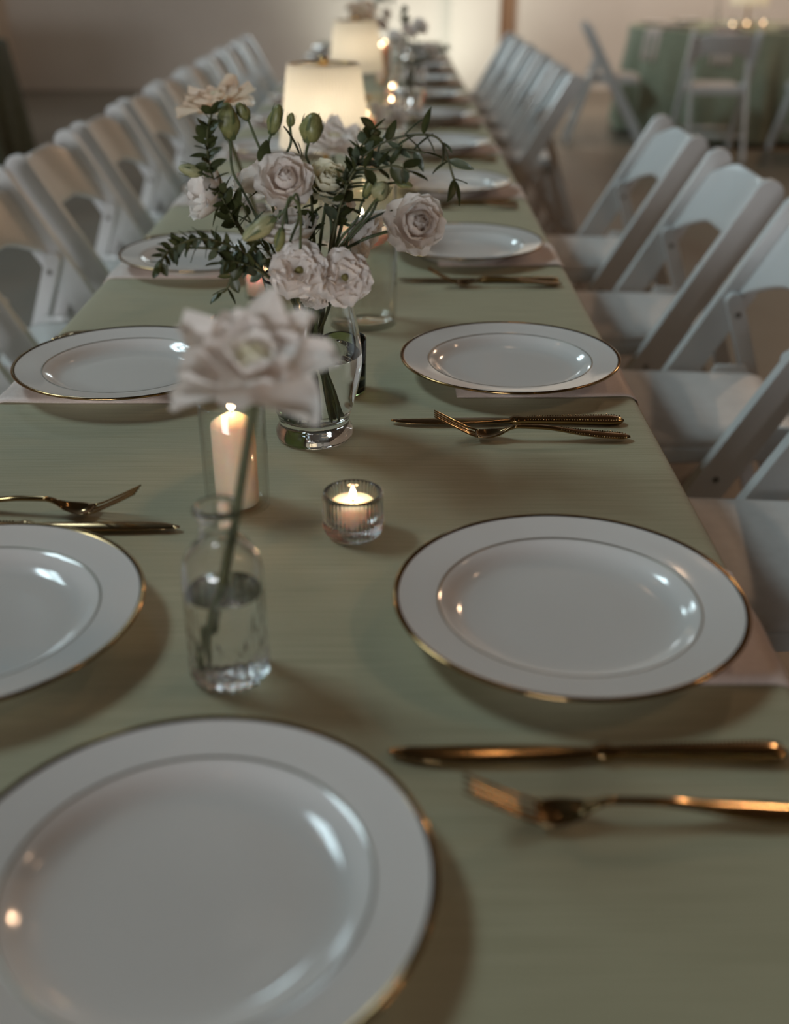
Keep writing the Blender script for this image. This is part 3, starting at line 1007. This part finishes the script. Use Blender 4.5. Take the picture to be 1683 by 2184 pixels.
add_bloom('white bloom behind the cream bloom, near the candle flame', (905, 1015), 1.10, 170, (0.45, -0.2, 0.3), 'cup', 'petal_white', [(860, 1200, 1.08)], 12)

def add_bud(label, base, tip, Y, wid, way, seed, mtl='bud_green', leaves=()):
    b0, b1 = Z(base[0], base[1], Y), Z(tip[0], tip[1], Y - 0.004)
    L = (b1 - b0).length
    dpt = (Y * cos(PITCH)) + (TZ + CH - b0.z) * sin(PITCH)
    pts = [Z(*w) for w in way] + [b0]
    t = flower_stem(label, pts, seed, 0.0013)
    bud(t, b0 - t.location, b1 - b0, L, wid / 2.4043 / FPX * dpt, mtl, seed)
    for (p, q, shape) in leaves:
        a, c_ = Z(*p), Z(*q)
        leaf(t, a - t.location, c_ - a, (c_ - a).length, shape)
    BOUQUET.append(t)

add_bud('large upright green bud at the upper left of the bouquet', (340, 712), (320, 528), 1.06, 108, [(520, 1200, 1.06), (405, 980, 1.06), (350, 870, 1.06)], 21,
        leaves=(((395, 960, 1.06), (350, 1140, 1.05), 'lance'),))
add_bud('small green bud next to the large upright bud', (430, 612), (378, 528), 1.07, 62, [(600, 1200, 1.07), (590, 960, 1.07), (495, 770, 1.07)], 22)
add_bud('slim green bud standing left of the lamp shade', (550, 685), (592, 540), 1.08, 72, [(600, 1100, 1.08), (560, 860, 1.08), (535, 745, 1.08)], 23,
        leaves=(((505, 845, 1.07), (520, 712, 1.065), 'oval'),))
add_bud('tiny green bud before the lamp shade', (645, 648), (656, 580), 1.08, 46, [(680, 1100, 1.08), (620, 850, 1.08), (650, 730, 1.08)], 24,
        leaves=(((690, 790, 1.08), (632, 640, 1.08), 'lance'), ((705, 800, 1.08), (690, 725, 1.08), 'oval')))
add_bud('fat green bud before the lamp shade', (742, 728), (775, 582), 1.06, 118, [(760, 1100, 1.07), (748, 865, 1.07), (728, 795, 1.07)], 25,
        leaves=(((748, 865, 1.07), (772, 760, 1.07), 'thin'),))
add_bud('tilted green bud before the candle flame', (1030, 1010), (1075, 905), 1.055, 62, [(880, 1270, 1.06), (985, 1130, 1.055), (1010, 1050, 1.055)], 26,
        leaves=(((1020, 1115, 1.05), (930, 1045, 1.05), 'lance'), ((1030, 1150, 1.05), (1160, 1060, 1.05), 'lance')))
add_bud('pale rounded bud facing the camera at the right of the bouquet', (1090, 1020), (1135, 935), 1.035, 92, [(880, 1300, 1.05), (1010, 1135, 1.05), (1060, 1060, 1.04)], 27, 'bud_pale')
add_bud('long pale green bud drooping over the centre of the bouquet', (570, 1118), (405, 1228), 0.985, 92, [(640, 1300, 1.02), (690, 1120, 1.01), (680, 995, 0.99), (620, 1075, 0.985)], 28, 'bud_pale')
add_bud('small green bud hanging straight down in the middle of the bouquet', (605, 1172), (580, 1292), 0.98, 62, [(700, 1300, 1.01), (700, 1090, 0.99), (650, 1010, 0.985), (620, 1090, 0.98)], 29)
add_bud('pale bud lying sideways at the left edge of the bouquet', (195, 888), (75, 858), 1.05, 66, [(530, 1350, 1.06), (360, 1130, 1.055), (262, 940, 1.05)], 30, 'bud_pale')
add_bud('small green bud bent to the right under the arching foliage', (1190, 935), (1275, 955), 1.05, 48, [(880, 1320, 1.06), (1060, 1100, 1.05), (1120, 960, 1.05)], 31)

def add_sprig(label, pts, Y0, Y1, size, seed, step=26, shape='oval', grey=0.25, spread=0.8, straight_base=True, stemr=0.0011):
    n = len(pts)
    P = [Z(p[0], p[1], Y0 + (Y1 - Y0) * i / (n - 1)) for i, p in enumerate(pts)]
    t = thing('eucalyptus_sprig', label, 'foliage', VB, group='lisianthus and foliage in the round vase')
    path = stem_path(P, seed)
    obj('stem', *tube(rel(t, path), stemr, 6), 'rose_stem', t)
    rnd = random.Random(seed)
    fine = smooth_path(P, 12)
    dpt = 1.05
    px2m = dpt / FPX / 2.4043
    acc, flip = 0.0, 0
    for a, c_ in zip(fine[:-1], fine[1:]):
        acc += (c_ - a).length
        if acc > step * px2m:
            acc = 0
            flip += 1
            d = (c_ - a).normalized()
            side = d.cross(Vector((0.1, -1, 0.2)) if flip % 2 else Vector((0.7, -0.5, 0.6))).normalized()
            for sgn in (-1, 1):
                q = d * rnd.uniform(0.25, 0.75) + side * sgn * spread + Vector((rnd.uniform(-.25, .25), rnd.uniform(-.35, .35), rnd.uniform(-.2, .3)))
                leaf(t, c_ - t.location, q, size * px2m * rnd.uniform(0.8, 1.15), shape, 'leaf_grey' if rnd.random() < grey else 'leaf_green', rnd.uniform(-1.3, 1.3))
    d = (fine[-1] - fine[-2]).normalized()
    leaf(t, fine[-1] - t.location, d, size * px2m, shape)
    BOUQUET.append(t)
    return t

add_sprig('upright leafy sprig with small oval leaves at the left of the bouquet', [(400, 1200), (300, 1020), (240, 880), (222, 760), (225, 650), (245, 590)], 1.05, 1.03, 84, 41, 27)
add_sprig('leafy sprig trailing far to the left over the plate', [(520, 1400), (410, 1300), (310, 1250), (215, 1225), (120, 1235), (30, 1285), (-10, 1330)], 1.0, 0.96, 72, 42, 26, 'lance')
add_sprig('tip of drooping foliage hanging left in front of the plate', [(500, 1390), (330, 1290), (120, 1270), (20, 1290), (-25, 1370)], 1.01, 0.95, 70, 43, 44)
add_sprig('short leafy sprig at the lower left beside the vase neck', [(530, 1420), (450, 1370), (380, 1345), (300, 1350)], 1.0, 0.98, 86, 44, 30)
add_sprig('little drooping sprig with three leaves below the left foliage', [(500, 1400), (400, 1345), (350, 1410), (322, 1480), (300, 1500)], 1.0, 0.99, 84, 45, 62)
add_sprig('bushy leafy sprig rising at the right before the lamp', [(860, 1200), (930, 930), (975, 810), (1035, 720), (1080, 665)], 1.07, 1.05, 82, 46, 30, 'oval', 0.2)
add_sprig('long arching sprig bending over to the far right', [(880, 1150), (950, 900), (1060, 770), (1180, 712), (1290, 690), (1390, 700), (1440, 760), (1465, 850), (1490, 930)], 1.06, 1.04, 118, 47, 92, 'lance', 0.45, 0.75)
add_sprig('second arching sprig with long leaves under the first one', [(880, 1180), (960, 890), (1060, 800), (1180, 765), (1290, 775), (1340, 785)], 1.06, 1.05, 112, 48, 84, 'lance', 0.3, 0.7)
add_sprig('low leafy sprig reaching right across the bouquet', [(870, 1200), (965, 895), (1080, 868), (1180, 850), (1260, 880)], 1.05, 1.03, 100, 49, 62, 'oval', 0.1, 0.8)
add_sprig('dark leafy filler sprig in the middle of the bouquet', [(760, 1300), (770, 1180), (760, 1060), (745, 960)], 1.07, 1.06, 76, 50, 40, 'oval', 0.1)
add_sprig('dark leafy filler sprig at the left centre of the bouquet', [(600, 1380), (500, 1250), (440, 1130), (415, 1080)], 1.05, 1.04, 88, 51, 48, 'lance', 0.1)

# ------------------------------------------------------------------ glass: vase, bottle, candle holders
mat('glass_to_water', (1, 1, 1), 0.0, trans=1.0, ior=1.47 / 1.33)
def filled_glass(t, out, inn, zw, seg, rp=None):
    """glass shell plus the water in it: wall and water share one boundary below the waterline zw"""
    up, low = [], []
    for (a, b_) in zip(inn[:-1], inn[1:]):
        if a[1] > zw:
            up.append(a)
            if b_[1] <= zw:
                k = (a[1] - zw) / (a[1] - b_[1])
                m_ = (a[0] + (b_[0] - a[0]) * k, zw)
                up.append(m_)
                low.append(m_)
        else:
            low.append(a)
    low.append(inn[-1])
    obj('glass', *lathe(out + up, seg, rp), 'clear_glass', t)
    v1, f1 = lathe(low, seg)
    v2, f2 = lathe([low[0], (low[0][0] - 0.002, zw - 0.0004), (0, zw - 0.0006)], seg)
    v, f = join((v1, f1), (v2, f2))
    me = mesh('water', v, f, 'glass_to_water')
    me.materials.append(MATS['water'])
    for k in range(len(f1), len(f)):
        me.polygons[k].material_index = 1
    put('water', me, t)

def make_vase(label, seg=96):
    t = thing('flower_vase', label, 'vase', VB)
    out = [(0, 0.0008), (0.034, 0.0), (0.0395, 0.001), (0.0410, 0.005), (0.0408, 0.011), (0.0385, 0.0155), (0.0372, 0.019), (0.0378, 0.024), (0.0415, 0.035), (0.0468, 0.053),
           (0.0508, 0.072), (0.0520, 0.086), (0.0512, 0.102), (0.0485, 0.120), (0.0452, 0.137), (0.0440, 0.148), (0.0445, 0.160), (0.0468, 0.172), (0.0474, 0.1745)]
    inn = [(0.0466, 0.1755), (0.0456, 0.172), (0.0430, 0.160), (0.0425, 0.148), (0.0437, 0.137), (0.0470, 0.120), (0.0497, 0.102), (0.0505, 0.086), (0.0493, 0.072), (0.0452, 0.053),
           (0.0398, 0.036), (0.0345, 0.027), (0.025, 0.0222), (0, 0.021)]
    filled_glass(t, out, inn, 0.0938, seg)
    return t
vase = make_vase('rounded clear glass vase half full of water holding the white bouquet')

def make_bottle(label, seg=72):
    t = thing('bud_vase', label, 'vase')
    def rp(a, r, z):
        k = max(0.0, min(1.0, (0.030 - z) / 0.016)) * (1 if r > 0.012 else 0)
        g = 0.5 + 0.5 * cos(24 * a)
        return r - 0.0024 * k * g
    out = [(0, 0.0008), (0.022, 0.0), (0.0268, 0.0015), (0.0285, 0.006), (0.0287, 0.012), (0.0284, 0.020), (0.0280, 0.050), (0.0279, 0.078), (0.0272, 0.088), (0.0250, 0.0965), (0.0205, 0.1035),
           (0.0155, 0.1080), (0.0133, 0.1125), (0.0128, 0.1220), (0.0135, 0.1270), (0.0160, 0.1295), (0.0164, 0.1320), (0.0155, 0.1345)]
    inn = [(0.0130, 0.1345), (0.0117, 0.1290), (0.0112, 0.1220), (0.0116, 0.1125), (0.0145, 0.1060), (0.0200, 0.1010), (0.0238, 0.0945), (0.0254, 0.0875), (0.0260, 0.078), (0.0261, 0.050),
           (0.0262, 0.020), (0.0250, 0.0110), (0.0200, 0.0085), (0, 0.0075)]
    filled_glass(t, out, inn, 0.070, seg * 2, rp)
    return t
BOT = Vector((-0.1175, 0.643, TZ))
bottle0 = make_bottle('small clear glass bottle with fluted base holding one white rose')
bottle0.location = BOT

# the foreground white rose with reflexed, pointed petals
def make_rose(label, loc, foot, head, d, R, mtl, seed, group=None, petal_scale=1.0):
    t = thing('white_rose', label, 'flower', loc, group=group)
    d = Vector(d).normalized()
    a, c_ = Vector(foot), Vector(head)
    base = c_ - d * R * 0.30
    path = smooth_path([a, a.lerp(base, 0.5) + Vector((0.003, 0, 0)), base - d * 0.01, base], 8)
    obj('stem', *tube(path, 0.0033, 9), 'rose_stem', t)
    rnd = random.Random(seed)
    ex = (Vector((1, 0, 0)) - d * d.x).normalized()
    M = Matrix.Translation(c_) @ Matrix((ex, d.cross(ex), d)).transposed().to_4x4() @ Matrix.Scale(R, 4)
    if 'rose' not in CEN:
        CEN['rose'] = mesh('bloom', *lathe([(0, -0.42), (0.13, -0.36), (0.17, -0.22), (0.13, -0.05), (0.11, 0.12), (0, 0.2)], 12), 'petal_cream')
    b = put('bloom', CEN['rose'], t, mat4=M)
    # outer petals: direction in the plane of the bloom (degrees), length, half width, end angle, pointedness, rolled edge
    big = [(152, 1.20, 0.52, 84, 0.72, 0.30), (118, 0.95, 0.52, 62, 0.45, 0.16), (76, 1.22, 0.50, 54, 0.70, 0.26), (42, 1.12, 0.46, 72, 0.80, 0.30), (-2, 1.16, 0.56, 80, 0.55, 0.26),
           (-48, 1.32, 0.58, 100, 0.62, 0.22), (-112, 0.72, 0.62, 96, 0.25, 0.18), (-142, 1.22, 0.42, 104, 0.80, 0.30), (-165, 0.98, 0.5, 82, 0.5, 0.2)]
    for k, (az, L, hw, p1, pt, cu) in enumerate(big):
        me = petal_mesh(('rose', k, mtl), 66, p1, L, hw, 0.07, -0.26, 1.3, 0.05, k + 3, mtl, 0.02, pt, cu)
        put('petal', me, b, mat4=Matrix.Rotation(radians(az) + (rnd.uniform(-.3, .3) if seed != 61 else 0), 4, 'Z'))
    for li, (n, p0, p1, L, hw, r0, z0_, ruf, pt, cu) in enumerate([(5, 55, 58, 0.74, 0.50, 0.06, -0.22, 0.04, 0.3, 0.10), (4, 42, 26, 0.56, 0.42, 0.05, -0.18, 0.04, 0.2, 0.04), (3, 22, -15, 0.42, 0.30, 0.03, -0.14, 0.03, 0.1, 0.0)]):
        off = rnd.random() * 6
        for k in range(n):
            me = petal_mesh(('rosein', li, k % 3, mtl), p0, p1, L, hw, r0, z0_, 1.0, ruf, li * 5 + k % 3, mtl if li < 2 else 'petal_cream', 0.03, pt, cu)
            put('petal', me, b, mat4=Matrix.Rotation(off + 2 * pi * k / n + rnd.uniform(-.2, .2), 4, 'Z'))
    return t
make_rose('large blurred white rose with pointed turned-back petals in the front bottle', BOT, (-0.017, -0.004, 0.010), Vector((-0.0865, 0.632, TZ + 0.2380)) - BOT,
          (0.02, -0.42, 0.90), 0.046, 'petal_white', 61)

def make_flame(parent, loc, h=0.014, power=0.03, r=0.22):
    prof = [(0, 0), (0.5, 0.06), (0.95, 0.22), (1.0, 0.36), (0.78, 0.58), (0.42, 0.80), (0.14, 0.95), (0, 1.0)]
    o = obj('flame', *lathe([(q * r * h, z * h) for q, z in prof], 14), 'flame', parent, loc=loc)
    wk = obj('wick', *tube([Vector(loc) + Vector((0, 0, -0.005)), Vector(loc) + Vector((0.0004, 0, 0.002))], 0.0006, 6), 'wick', parent)
    if power:
        light('candle_glow', 'POINT', Vector(loc) + Vector((0, 0, h * 0.55)), power, (1.0, 0.56, 0.26), 0.004, parent=parent)
    return o

def hollow_cylinder(r, h, wall, base, flare=0.0):
    out = [(0, 0.0), (r - 0.003, 0.0), (r, 0.002), (r, base), (r + flare, h - 0.0015), (r + flare - wall / 2, h)]
    inn = [(r + flare - wall, h - 0.0015), (r - wall, base + 0.003), (r - wall - 0.003, base), (0, base)]
    return out + inn

# pillar candle in a tall glass cylinder
pc = thing('pillar_candle', 'lit ivory pillar candle standing in the clear cylinder behind the bottle', 'candle', (-0.1465, 0.912, TZ + 0.0042))
h_ = 0.080
obj('candle_body', *lathe([(0, 0), (0.019, 0), (0.0198, 0.001), (0.0200, 0.004), (0.0200, h_ - 0.004), (0.0196, h_ - 0.001), (0.0165, h_ + 0.0015), (0.0100, h_ + 0.006), (0.005, h_ + 0.0085), (0, h_ + 0.009)], 40),
    'wax', pc)
make_flame(pc, (0, 0, h_ + 0.011), 0.014, 0.26, 0.30)
cy = thing('candle_cylinder', 'tall clear glass cylinder around the ivory pillar candle', 'candle holder', (-0.1465, 0.912, TZ))
obj('glass', *lathe(hollow_cylinder(0.0300, 0.104, 0.0016, 0.004), 64), 'thin_glass', cy)

# ribbed votive
def make_votive(label, loc, group=None, glass='clear_glass'):
    t = thing('votive_holder', label, 'candle holder', loc, group=group)
    def rp(a, r, z):
        k = 1.0 if (r > 0.0235 and 0.006 < z < 0.0375) else 0.0
        return r + 0.0006 * k * cos(44 * a)
    out = [(0, 0.0006), (0.020, 0.0), (0.0245, 0.0015), (0.0262, 0.005), (0.0266, 0.009), (0.0266, 0.036), (0.0266, 0.0385), (0.0262, 0.0405), (0.0252, 0.0412)]
    inn = [(0.0232, 0.0405), (0.0212, 0.0375), (0.0207, 0.030), (0.0200, 0.0135), (0.018, 0.0115), (0, 0.011)]
    obj('glass', *lathe(out + inn, 264, rp), glass, t)
    return t
def make_tealight(label, loc, group=None, power=0.02, h=0.020, r=0.0190, mtl='wax'):
    t = thing('tealight_candle', label, 'candle', loc, group=group)
    obj('candle_body', *lathe([(0, 0), (r - 0.001, 0), (r, 0.001), (r, h - 0.001), (r - 0.0012, h), (r - 0.002, h - 0.0008), (0, h - 0.001)], 40), mtl, t)
    make_flame(t, (0, 0, h + 0.0018), 0.0125, power, 0.24)
    return t
VOT = Vector((-0.0365, 0.857, TZ))
make_votive('ribbed clear glass votive holder on the cloth beside the nearest right plate', VOT)
make_tealight('lit blush candle inside the ribbed votive holder', VOT + Vector((0, 0, 0.0118)), power=0.10, h=0.0205, mtl='blush_wax')

# dark green votive tucked behind the vase
DV = Vector((-0.0590, 1.214, TZ))
gv = thing('green_votive_glass', 'dark green glass tumbler half hidden behind the round vase', 'candle holder', DV)
obj('glass', *lathe(hollow_cylinder(0.0250, 0.066, 0.002, 0.006, 0.0015), 48), 'green_glass', gv)

# tall water filled cylinder with a floating candle
BC = Vector((-0.0420, 1.482, TZ))
bc = thing('water_cylinder', 'tall water-filled glass cylinder standing behind the bouquet', 'vase', BC)
obj('glass', *lathe(hollow_cylinder(0.0455, 0.190, 0.0024, 0.009), 72), 'thin_glass', bc)
obj('water', *lathe([(0, 0.0092), (0.0428, 0.0092), (0.0430, 0.0100), (0.0430, 0.1260), (0, 0.1260)], 64), 'thin_glass', bc)
fc = thing('floating_candle', 'lit blush floating candle in the tall water cylinder', 'candle', BC + Vector((0, 0, 0.108)))
obj('candle_body', *lathe([(0, 0), (0.018, 0.0), (0.030, 0.006), (0.0385, 0.018), (0.0400, 0.024), (0.0385, 0.0255), (0.030, 0.0245), (0, 0.0235)], 48), 'blush_wax', fc)
make_flame(fc, (-0.002, 0, 0.026), 0.026, 0.26, 0.20)

# blush votive left of the vase
PV = Vector((-0.2010, 1.615, TZ))
pv = thing('blush_votive_glass', 'smooth glass votive with pink glow behind the left foliage', 'candle holder', PV)
obj('glass', *lathe(hollow_cylinder(0.0255, 0.060, 0.0018, 0.004), 48), 'thin_glass', pv)
make_tealight('lit blush candle filling the smooth votive behind the left foliage', PV + Vector((0, 0, 0.0045)), power=0.06, h=0.036, r=0.0225, mtl='blush_wax')

# ------------------------------------------------------------------ pleated table lamps
def make_lamp(label, loc, power, group='pleated table lamps'):
    t = thing('table_lamp', label, 'lamp', loc, group=group)
    def rp(a, r, z):
        return r * (1 + 0.020 * cos(72 * a))
    h0, h1, r0, r1 = 0.095, 0.262, 0.098, 0.075
    prof = [(r0, h0), (r0 - 0.0005, h0 + 0.004)] + [(r0 + (r1 - r0) * k / 8, h0 + (h1 - h0) * k / 8) for k in range(1, 9)]
    sh = obj('lamp_shade', *lathe(prof, 384, rp), 'lamp_fabric', t)
    # top disc lattice: ring and three spokes carrying the finial
    ring = [(r1 - 0.004, h1 - 0.006), (r1 - 0.0005, h1 - 0.004), (r1 - 0.0005, h1 - 0.001), (r1 - 0.004, h1 - 0.003), (r1 - 0.004, h1 - 0.006)]
    parts = [lathe(ring, 48)]
    for k in range(3):
        a = k * 2.094
        parts.append(tube([(0, 0, h1 - 0.006), (cos(a) * (r1 - 0.002), sin(a) * (r1 - 0.002), h1 - 0.004)], 0.0014, 6))
    obj('shade_top', *lathe([(0.008, h1 - 0.0075), (r1 - 0.0045, h1 - 0.0075), (r1 - 0.0045, h1 - 0.0065), (0.008, h1 - 0.0065), (0.008, h1 - 0.0075)], 48), 'lamp_fabric', t)
    obj('shade_fitter', *join(*parts), 'brass', t)
    obj('finial', *lathe([(0, h1 - 0.008), (0.006, h1 - 0.007), (0.0105, h1 - 0.002), (0.0105, h1 + 0.010), (0.0085, h1 + 0.0135), (0, h1 + 0.0145)], 20), 'brass', t)
    obj('post', *lathe([(0, 0.008), (0.0055, 0.009), (0.0055, h1 - 0.012), (0, h1 - 0.011)], 16), 'brass', t)
    obj('base', *lathe([(0, 0), (0.050, 0), (0.052, 0.002), (0.051, 0.008), (0.046, 0.012), (0.012, 0.015), (0.008, 0.022), (0, 0.022)], 48), 'brass', t)
    obj('bulb', *lathe([(0, 0.150), (0.010, 0.153), (0.016, 0.165), (0.016, 0.180), (0.010, 0.192), (0, 0.195)], 20), 'bulb', t)
    light('lamp_glow', 'POINT', (0.0, -0.026, 0.172), power * 0.5, (1.0, 0.87, 0.68), 0.012, parent=t)
    light('lamp_glow', 'POINT', (0.0, 0.026, 0.172), power * 0.5, (1.0, 0.87, 0.68), 0.012, parent=t)
    return t
lamp1 = make_lamp('lit lamp with cream pleated shade and brass finial behind the bouquet', (-0.1485, 2.45, TZ), 0.36)
lamp2 = make_lamp('lit pleated lamp further down the long table, beyond the first lamp', (-0.137, 4.20, TZ), 0.24)

# ------------------------------------------------------------------ things further down the long table
def place_bottle(label, rlabel, x, y, head, mtl='petal_white', R=0.045, seed=3, d=(0.1, -0.5, 0.8)):
    dup(bottle0, (x, y, TZ), seed, label)
    return make_rose(rlabel, (x, y, TZ), (0.012, 0.004, 0.011), head, d, R, mtl, seed)
place_bottle('small glass bottle hidden behind the bouquet, holding a peach rose', 'peach white rose rising behind the buds at the left of the bouquet', -0.215, 1.78,
             W(462, 215, 1.72) - Vector((-0.215, 1.78, TZ)), 'petal_peach', 0.052, 71, (-0.15, -0.15, 0.9))
place_bottle('small glass bottle behind the bouquet, before the first lamp', 'white rose in front of the first lamp post', -0.105, 1.95,
             W(712, 300, 1.95) - Vector((-0.105, 1.95, TZ)), 'petal_white', 0.052, 72, (0.1, -0.3, 0.9))
place_bottle('small glass bottle right of the first lamp', 'blurred blush rose right of the first lamp', 0.0, 2.85,
             W(828, 250, 2.85) - Vector((0.0, 2.85, TZ)), 'petal_white', 0.048, 73, (0.2, -0.3, 0.9))
place_bottle('small glass bottle beside the second lamp', 'blurred white rose beside the second lamp', 0.055, 4.75,
             W(880, 150, 4.75) - Vector((0.055, 4.75, TZ)), 'petal_white', 0.050, 74, (0.1, -0.4, 0.9))

def small_candle(label, clabel, p, power, glass_h=0.06):
    t = thing('candle_tumbler', label, 'candle holder', (p[0], p[1], TZ))
    obj('glass', *lathe(hollow_cylinder(0.027, glass_h, 0.0018, 0.004), 32), 'thin_glass', t)
    k = make_tealight(clabel, (p[0], p[1], TZ + 0.0045), power=power, h=max(0.015, p[2] - 0.012), r=0.022, mtl='wax')
    return k
small_candle('clear tumbler with a candle close to the right of the first lamp', 'lit candle in the tumbler close to the right of the first lamp', (-0.066, 2.72, 0.13), 0.03, 0.15)
small_candle('clear tumbler with a candle just behind the first lamp shade edge', 'lit candle just behind the right edge of the first lamp shade', (-0.068, 3.02, 0.078), 0.03, 0.11)
small_candle('clear tumbler with an amber candle between the two lamps', 'lit amber candle low between the two lamps', (-0.009, 3.38, 0.09), 0.02, 0.11)
small_candle('clear tumbler with an amber candle, behind the other amber one', 'lit amber candle higher up between the two lamps', (-0.009, 3.75, 0.09), 0.02, 0.11)
small_candle('clear tumbler with a candle right of the second lamp shade', 'lit candle right of the second lamp shade', (-0.052, 4.62, 0.155), 0.02, 0.17)
small_candle('clear tumbler with a candle behind the second lamp shade', 'lit candle half behind the second lamp shade', (-0.040, 4.95, 0.145), 0.02, 0.16)

# the bouquet repeats between the lamps and beyond the second lamp
def repeat_bouquet(base, rz, picks, where, k):
    dup(vase, base, rz, 'round clear glass vase of flowers %s' % where)
    for kind, cat in (('lisianthus', 'white lisianthus'), ('eucalyptus', 'leafy sprig')):
        heads = []
        for i, o in enumerate(BOUQUET):
            if i in picks and o.name.startswith(kind):
                h = [ch for ch in o.children if not ch.name.startswith('stem')][-1].matrix_basis.translation
                heads.append(((Matrix.Rotation(rz, 3, 'Z') @ h).x, i))
        heads.sort()
        for r_, (_, i) in enumerate(heads):
            lab = 'leftmost %s' % cat if r_ == 0 else 'rightmost %s' % cat if r_ == len(heads) - 1 else '%s, %s from the left,' % (cat, NTH[r_])
            dup(BOUQUET[i], base, rz, '%s in the blurred vase %s' % (lab, where), 'blurred flowers in the vase ' + where)
repeat_bouquet(Vector((0.045, 3.62, TZ)), 2.2, {0, 2, 4, 6, 9, 25, 27, 30}, 'right between the two lamps', 1)
repeat_bouquet(Vector((-0.125, 5.35, TZ)), 0.9, {0, 1, 2, 3, 4, 5, 6, 22, 23, 28, 30, 27}, 'behind the second lamp', 2)
place_bottle('small glass bottle behind the second lamp', 'peach rose standing tall above the second lamp', -0.135, 4.98,
             W(772, 28, 4.98) - Vector((-0.135, 4.98, TZ)), 'petal_peach', 0.062, 75, (0.0, -0.6, 0.8))

# ------------------------------------------------------------------ round guest tables at the back
def round_table(cx, cy, r, mtl, label, clabel, drop, seed):
    t = thing('round_table', label, 'table', (cx, cy, 0))
    obj('tabletop', *lathe([(0, 0.715), (r - 0.004, 0.715), (r - 0.003, 0.745), (0, 0.745)], 48), 'table_wood', t)
    obj('pedestal', *lathe([(0, 0), (0.28, 0), (0.26, 0.03), (0.05, 0.06), (0.045, 0.70), (0.12, 0.716), (0, 0.716)], 24), 'screw_steel', t)
    n = 240
    P = [(cx + r * cos(2 * pi * i / n), cy + r * sin(2 * pi * i / n), cos(2 * pi * i / n), sin(2 * pi * i / n), i / n) for i in range(n)]
    rnd = random.Random(seed)
    p1, p2 = rnd.random() * 6, rnd.random() * 6
    def fold(s_, th):
        a = s_ * 2 * pi
        return th ** 0.9 * (0.055 + 0.045 * sin(13 * a + p1) + 0.028 * sin(22 * a + p2))
    cloth('tablecloth', P, TZ, drop, fold, mtl, clabel, rows=10)
    return t
GT = (2.58, 8.95)
round_table(GT[0], GT[1], 0.80, 'green_cloth', 'round guest table under green cloth at the back right', 'green draped cloth on the round table at the back right', 0.72, 5)
DT = (-3.05, 7.2)
round_table(DT[0], DT[1], 0.66, 'dark_green_cloth', 'round guest table under dark cloth at the left edge', 'dark green draped cloth on the table at the left edge', 0.72, 8)

def place_far_chair(x, y, rz, label):
    dup(chair0, (x, y, 0), rz, label, 'chairs around the round table at the back')
place_far_chair(2.12, 7.72, pi / 2 - 0.04, 'white folding chair seen from behind at the round green table')
place_far_chair(2.86, 7.74, pi / 2 + 0.12, 'white folding chair cut by the right frame edge at the round green table')
place_far_chair(1.55, 8.45, -0.10, 'white folding chair seen from the side, left of the round green table')
SN = [make_napkin(1, 40, 0.20)]
for (ang, lab) in ((-2.65, 'white napkin hanging on the left of the round green table'), (-1.95, 'white napkin hanging behind the chair seen from behind'), (-1.15, 'white napkin hanging at the right of the round green table')):
    o = put('napkin', SN[0], None, (GT[0] + (0.80 - 0.1665) * cos(ang), GT[1] + (0.80 - 0.1665) * sin(ang), TZ + 0.0003), (0, 0, ang))
    md = o.modifiers.new('thickness', 'SOLIDIFY'); md.thickness = 0.0012; md.offset = 0
    tag(o, lab, 'napkin', 'napkins on the round green table')
    dup(plate0, (GT[0] + 0.60 * cos(ang), GT[1] + 0.60 * sin(ang), TZ + 0.0022), 0, lab.replace('white napkin hanging', 'gold-rimmed plate'), 'plates on the round green table')
for (ang, lab) in ((2.9, 'gold-rimmed plate on the far left of the round green table'), (2.0, 'gold-rimmed plate on the far side of the round green table')):
    dup(plate0, (GT[0] + 0.60 * cos(ang), GT[1] + 0.60 * sin(ang), TZ), 0, lab, 'plates on the round green table')
make_lamp('lit pleated lamp on the round green table at the back', (GT[0] + 0.08, GT[1] + 0.05, TZ), 0.5).scale = (1.45, 1.45, 1.45)
place_bottle('small glass bottle on the round green table', 'peach rose in a bottle on the round green table', GT[0] - 0.14, GT[1] + 0.1, (0, 0, 0.24), 'petal_peach', 0.06, 76)
for i, (px_, py_, lab) in enumerate(((1562, 52, 'left'), (1592, 56, 'middle'), (1628, 49, 'right'))):
    p = W(px_, py_, 8.62 + 0.1 * i)
    small_candle('clear tumbler on the round green table, %s one of three' % lab, 'lit candle on the round green table, %s one of three' % lab, (p.x, p.y, max(0.03, p.z - TZ)), 0.02, 0.07)
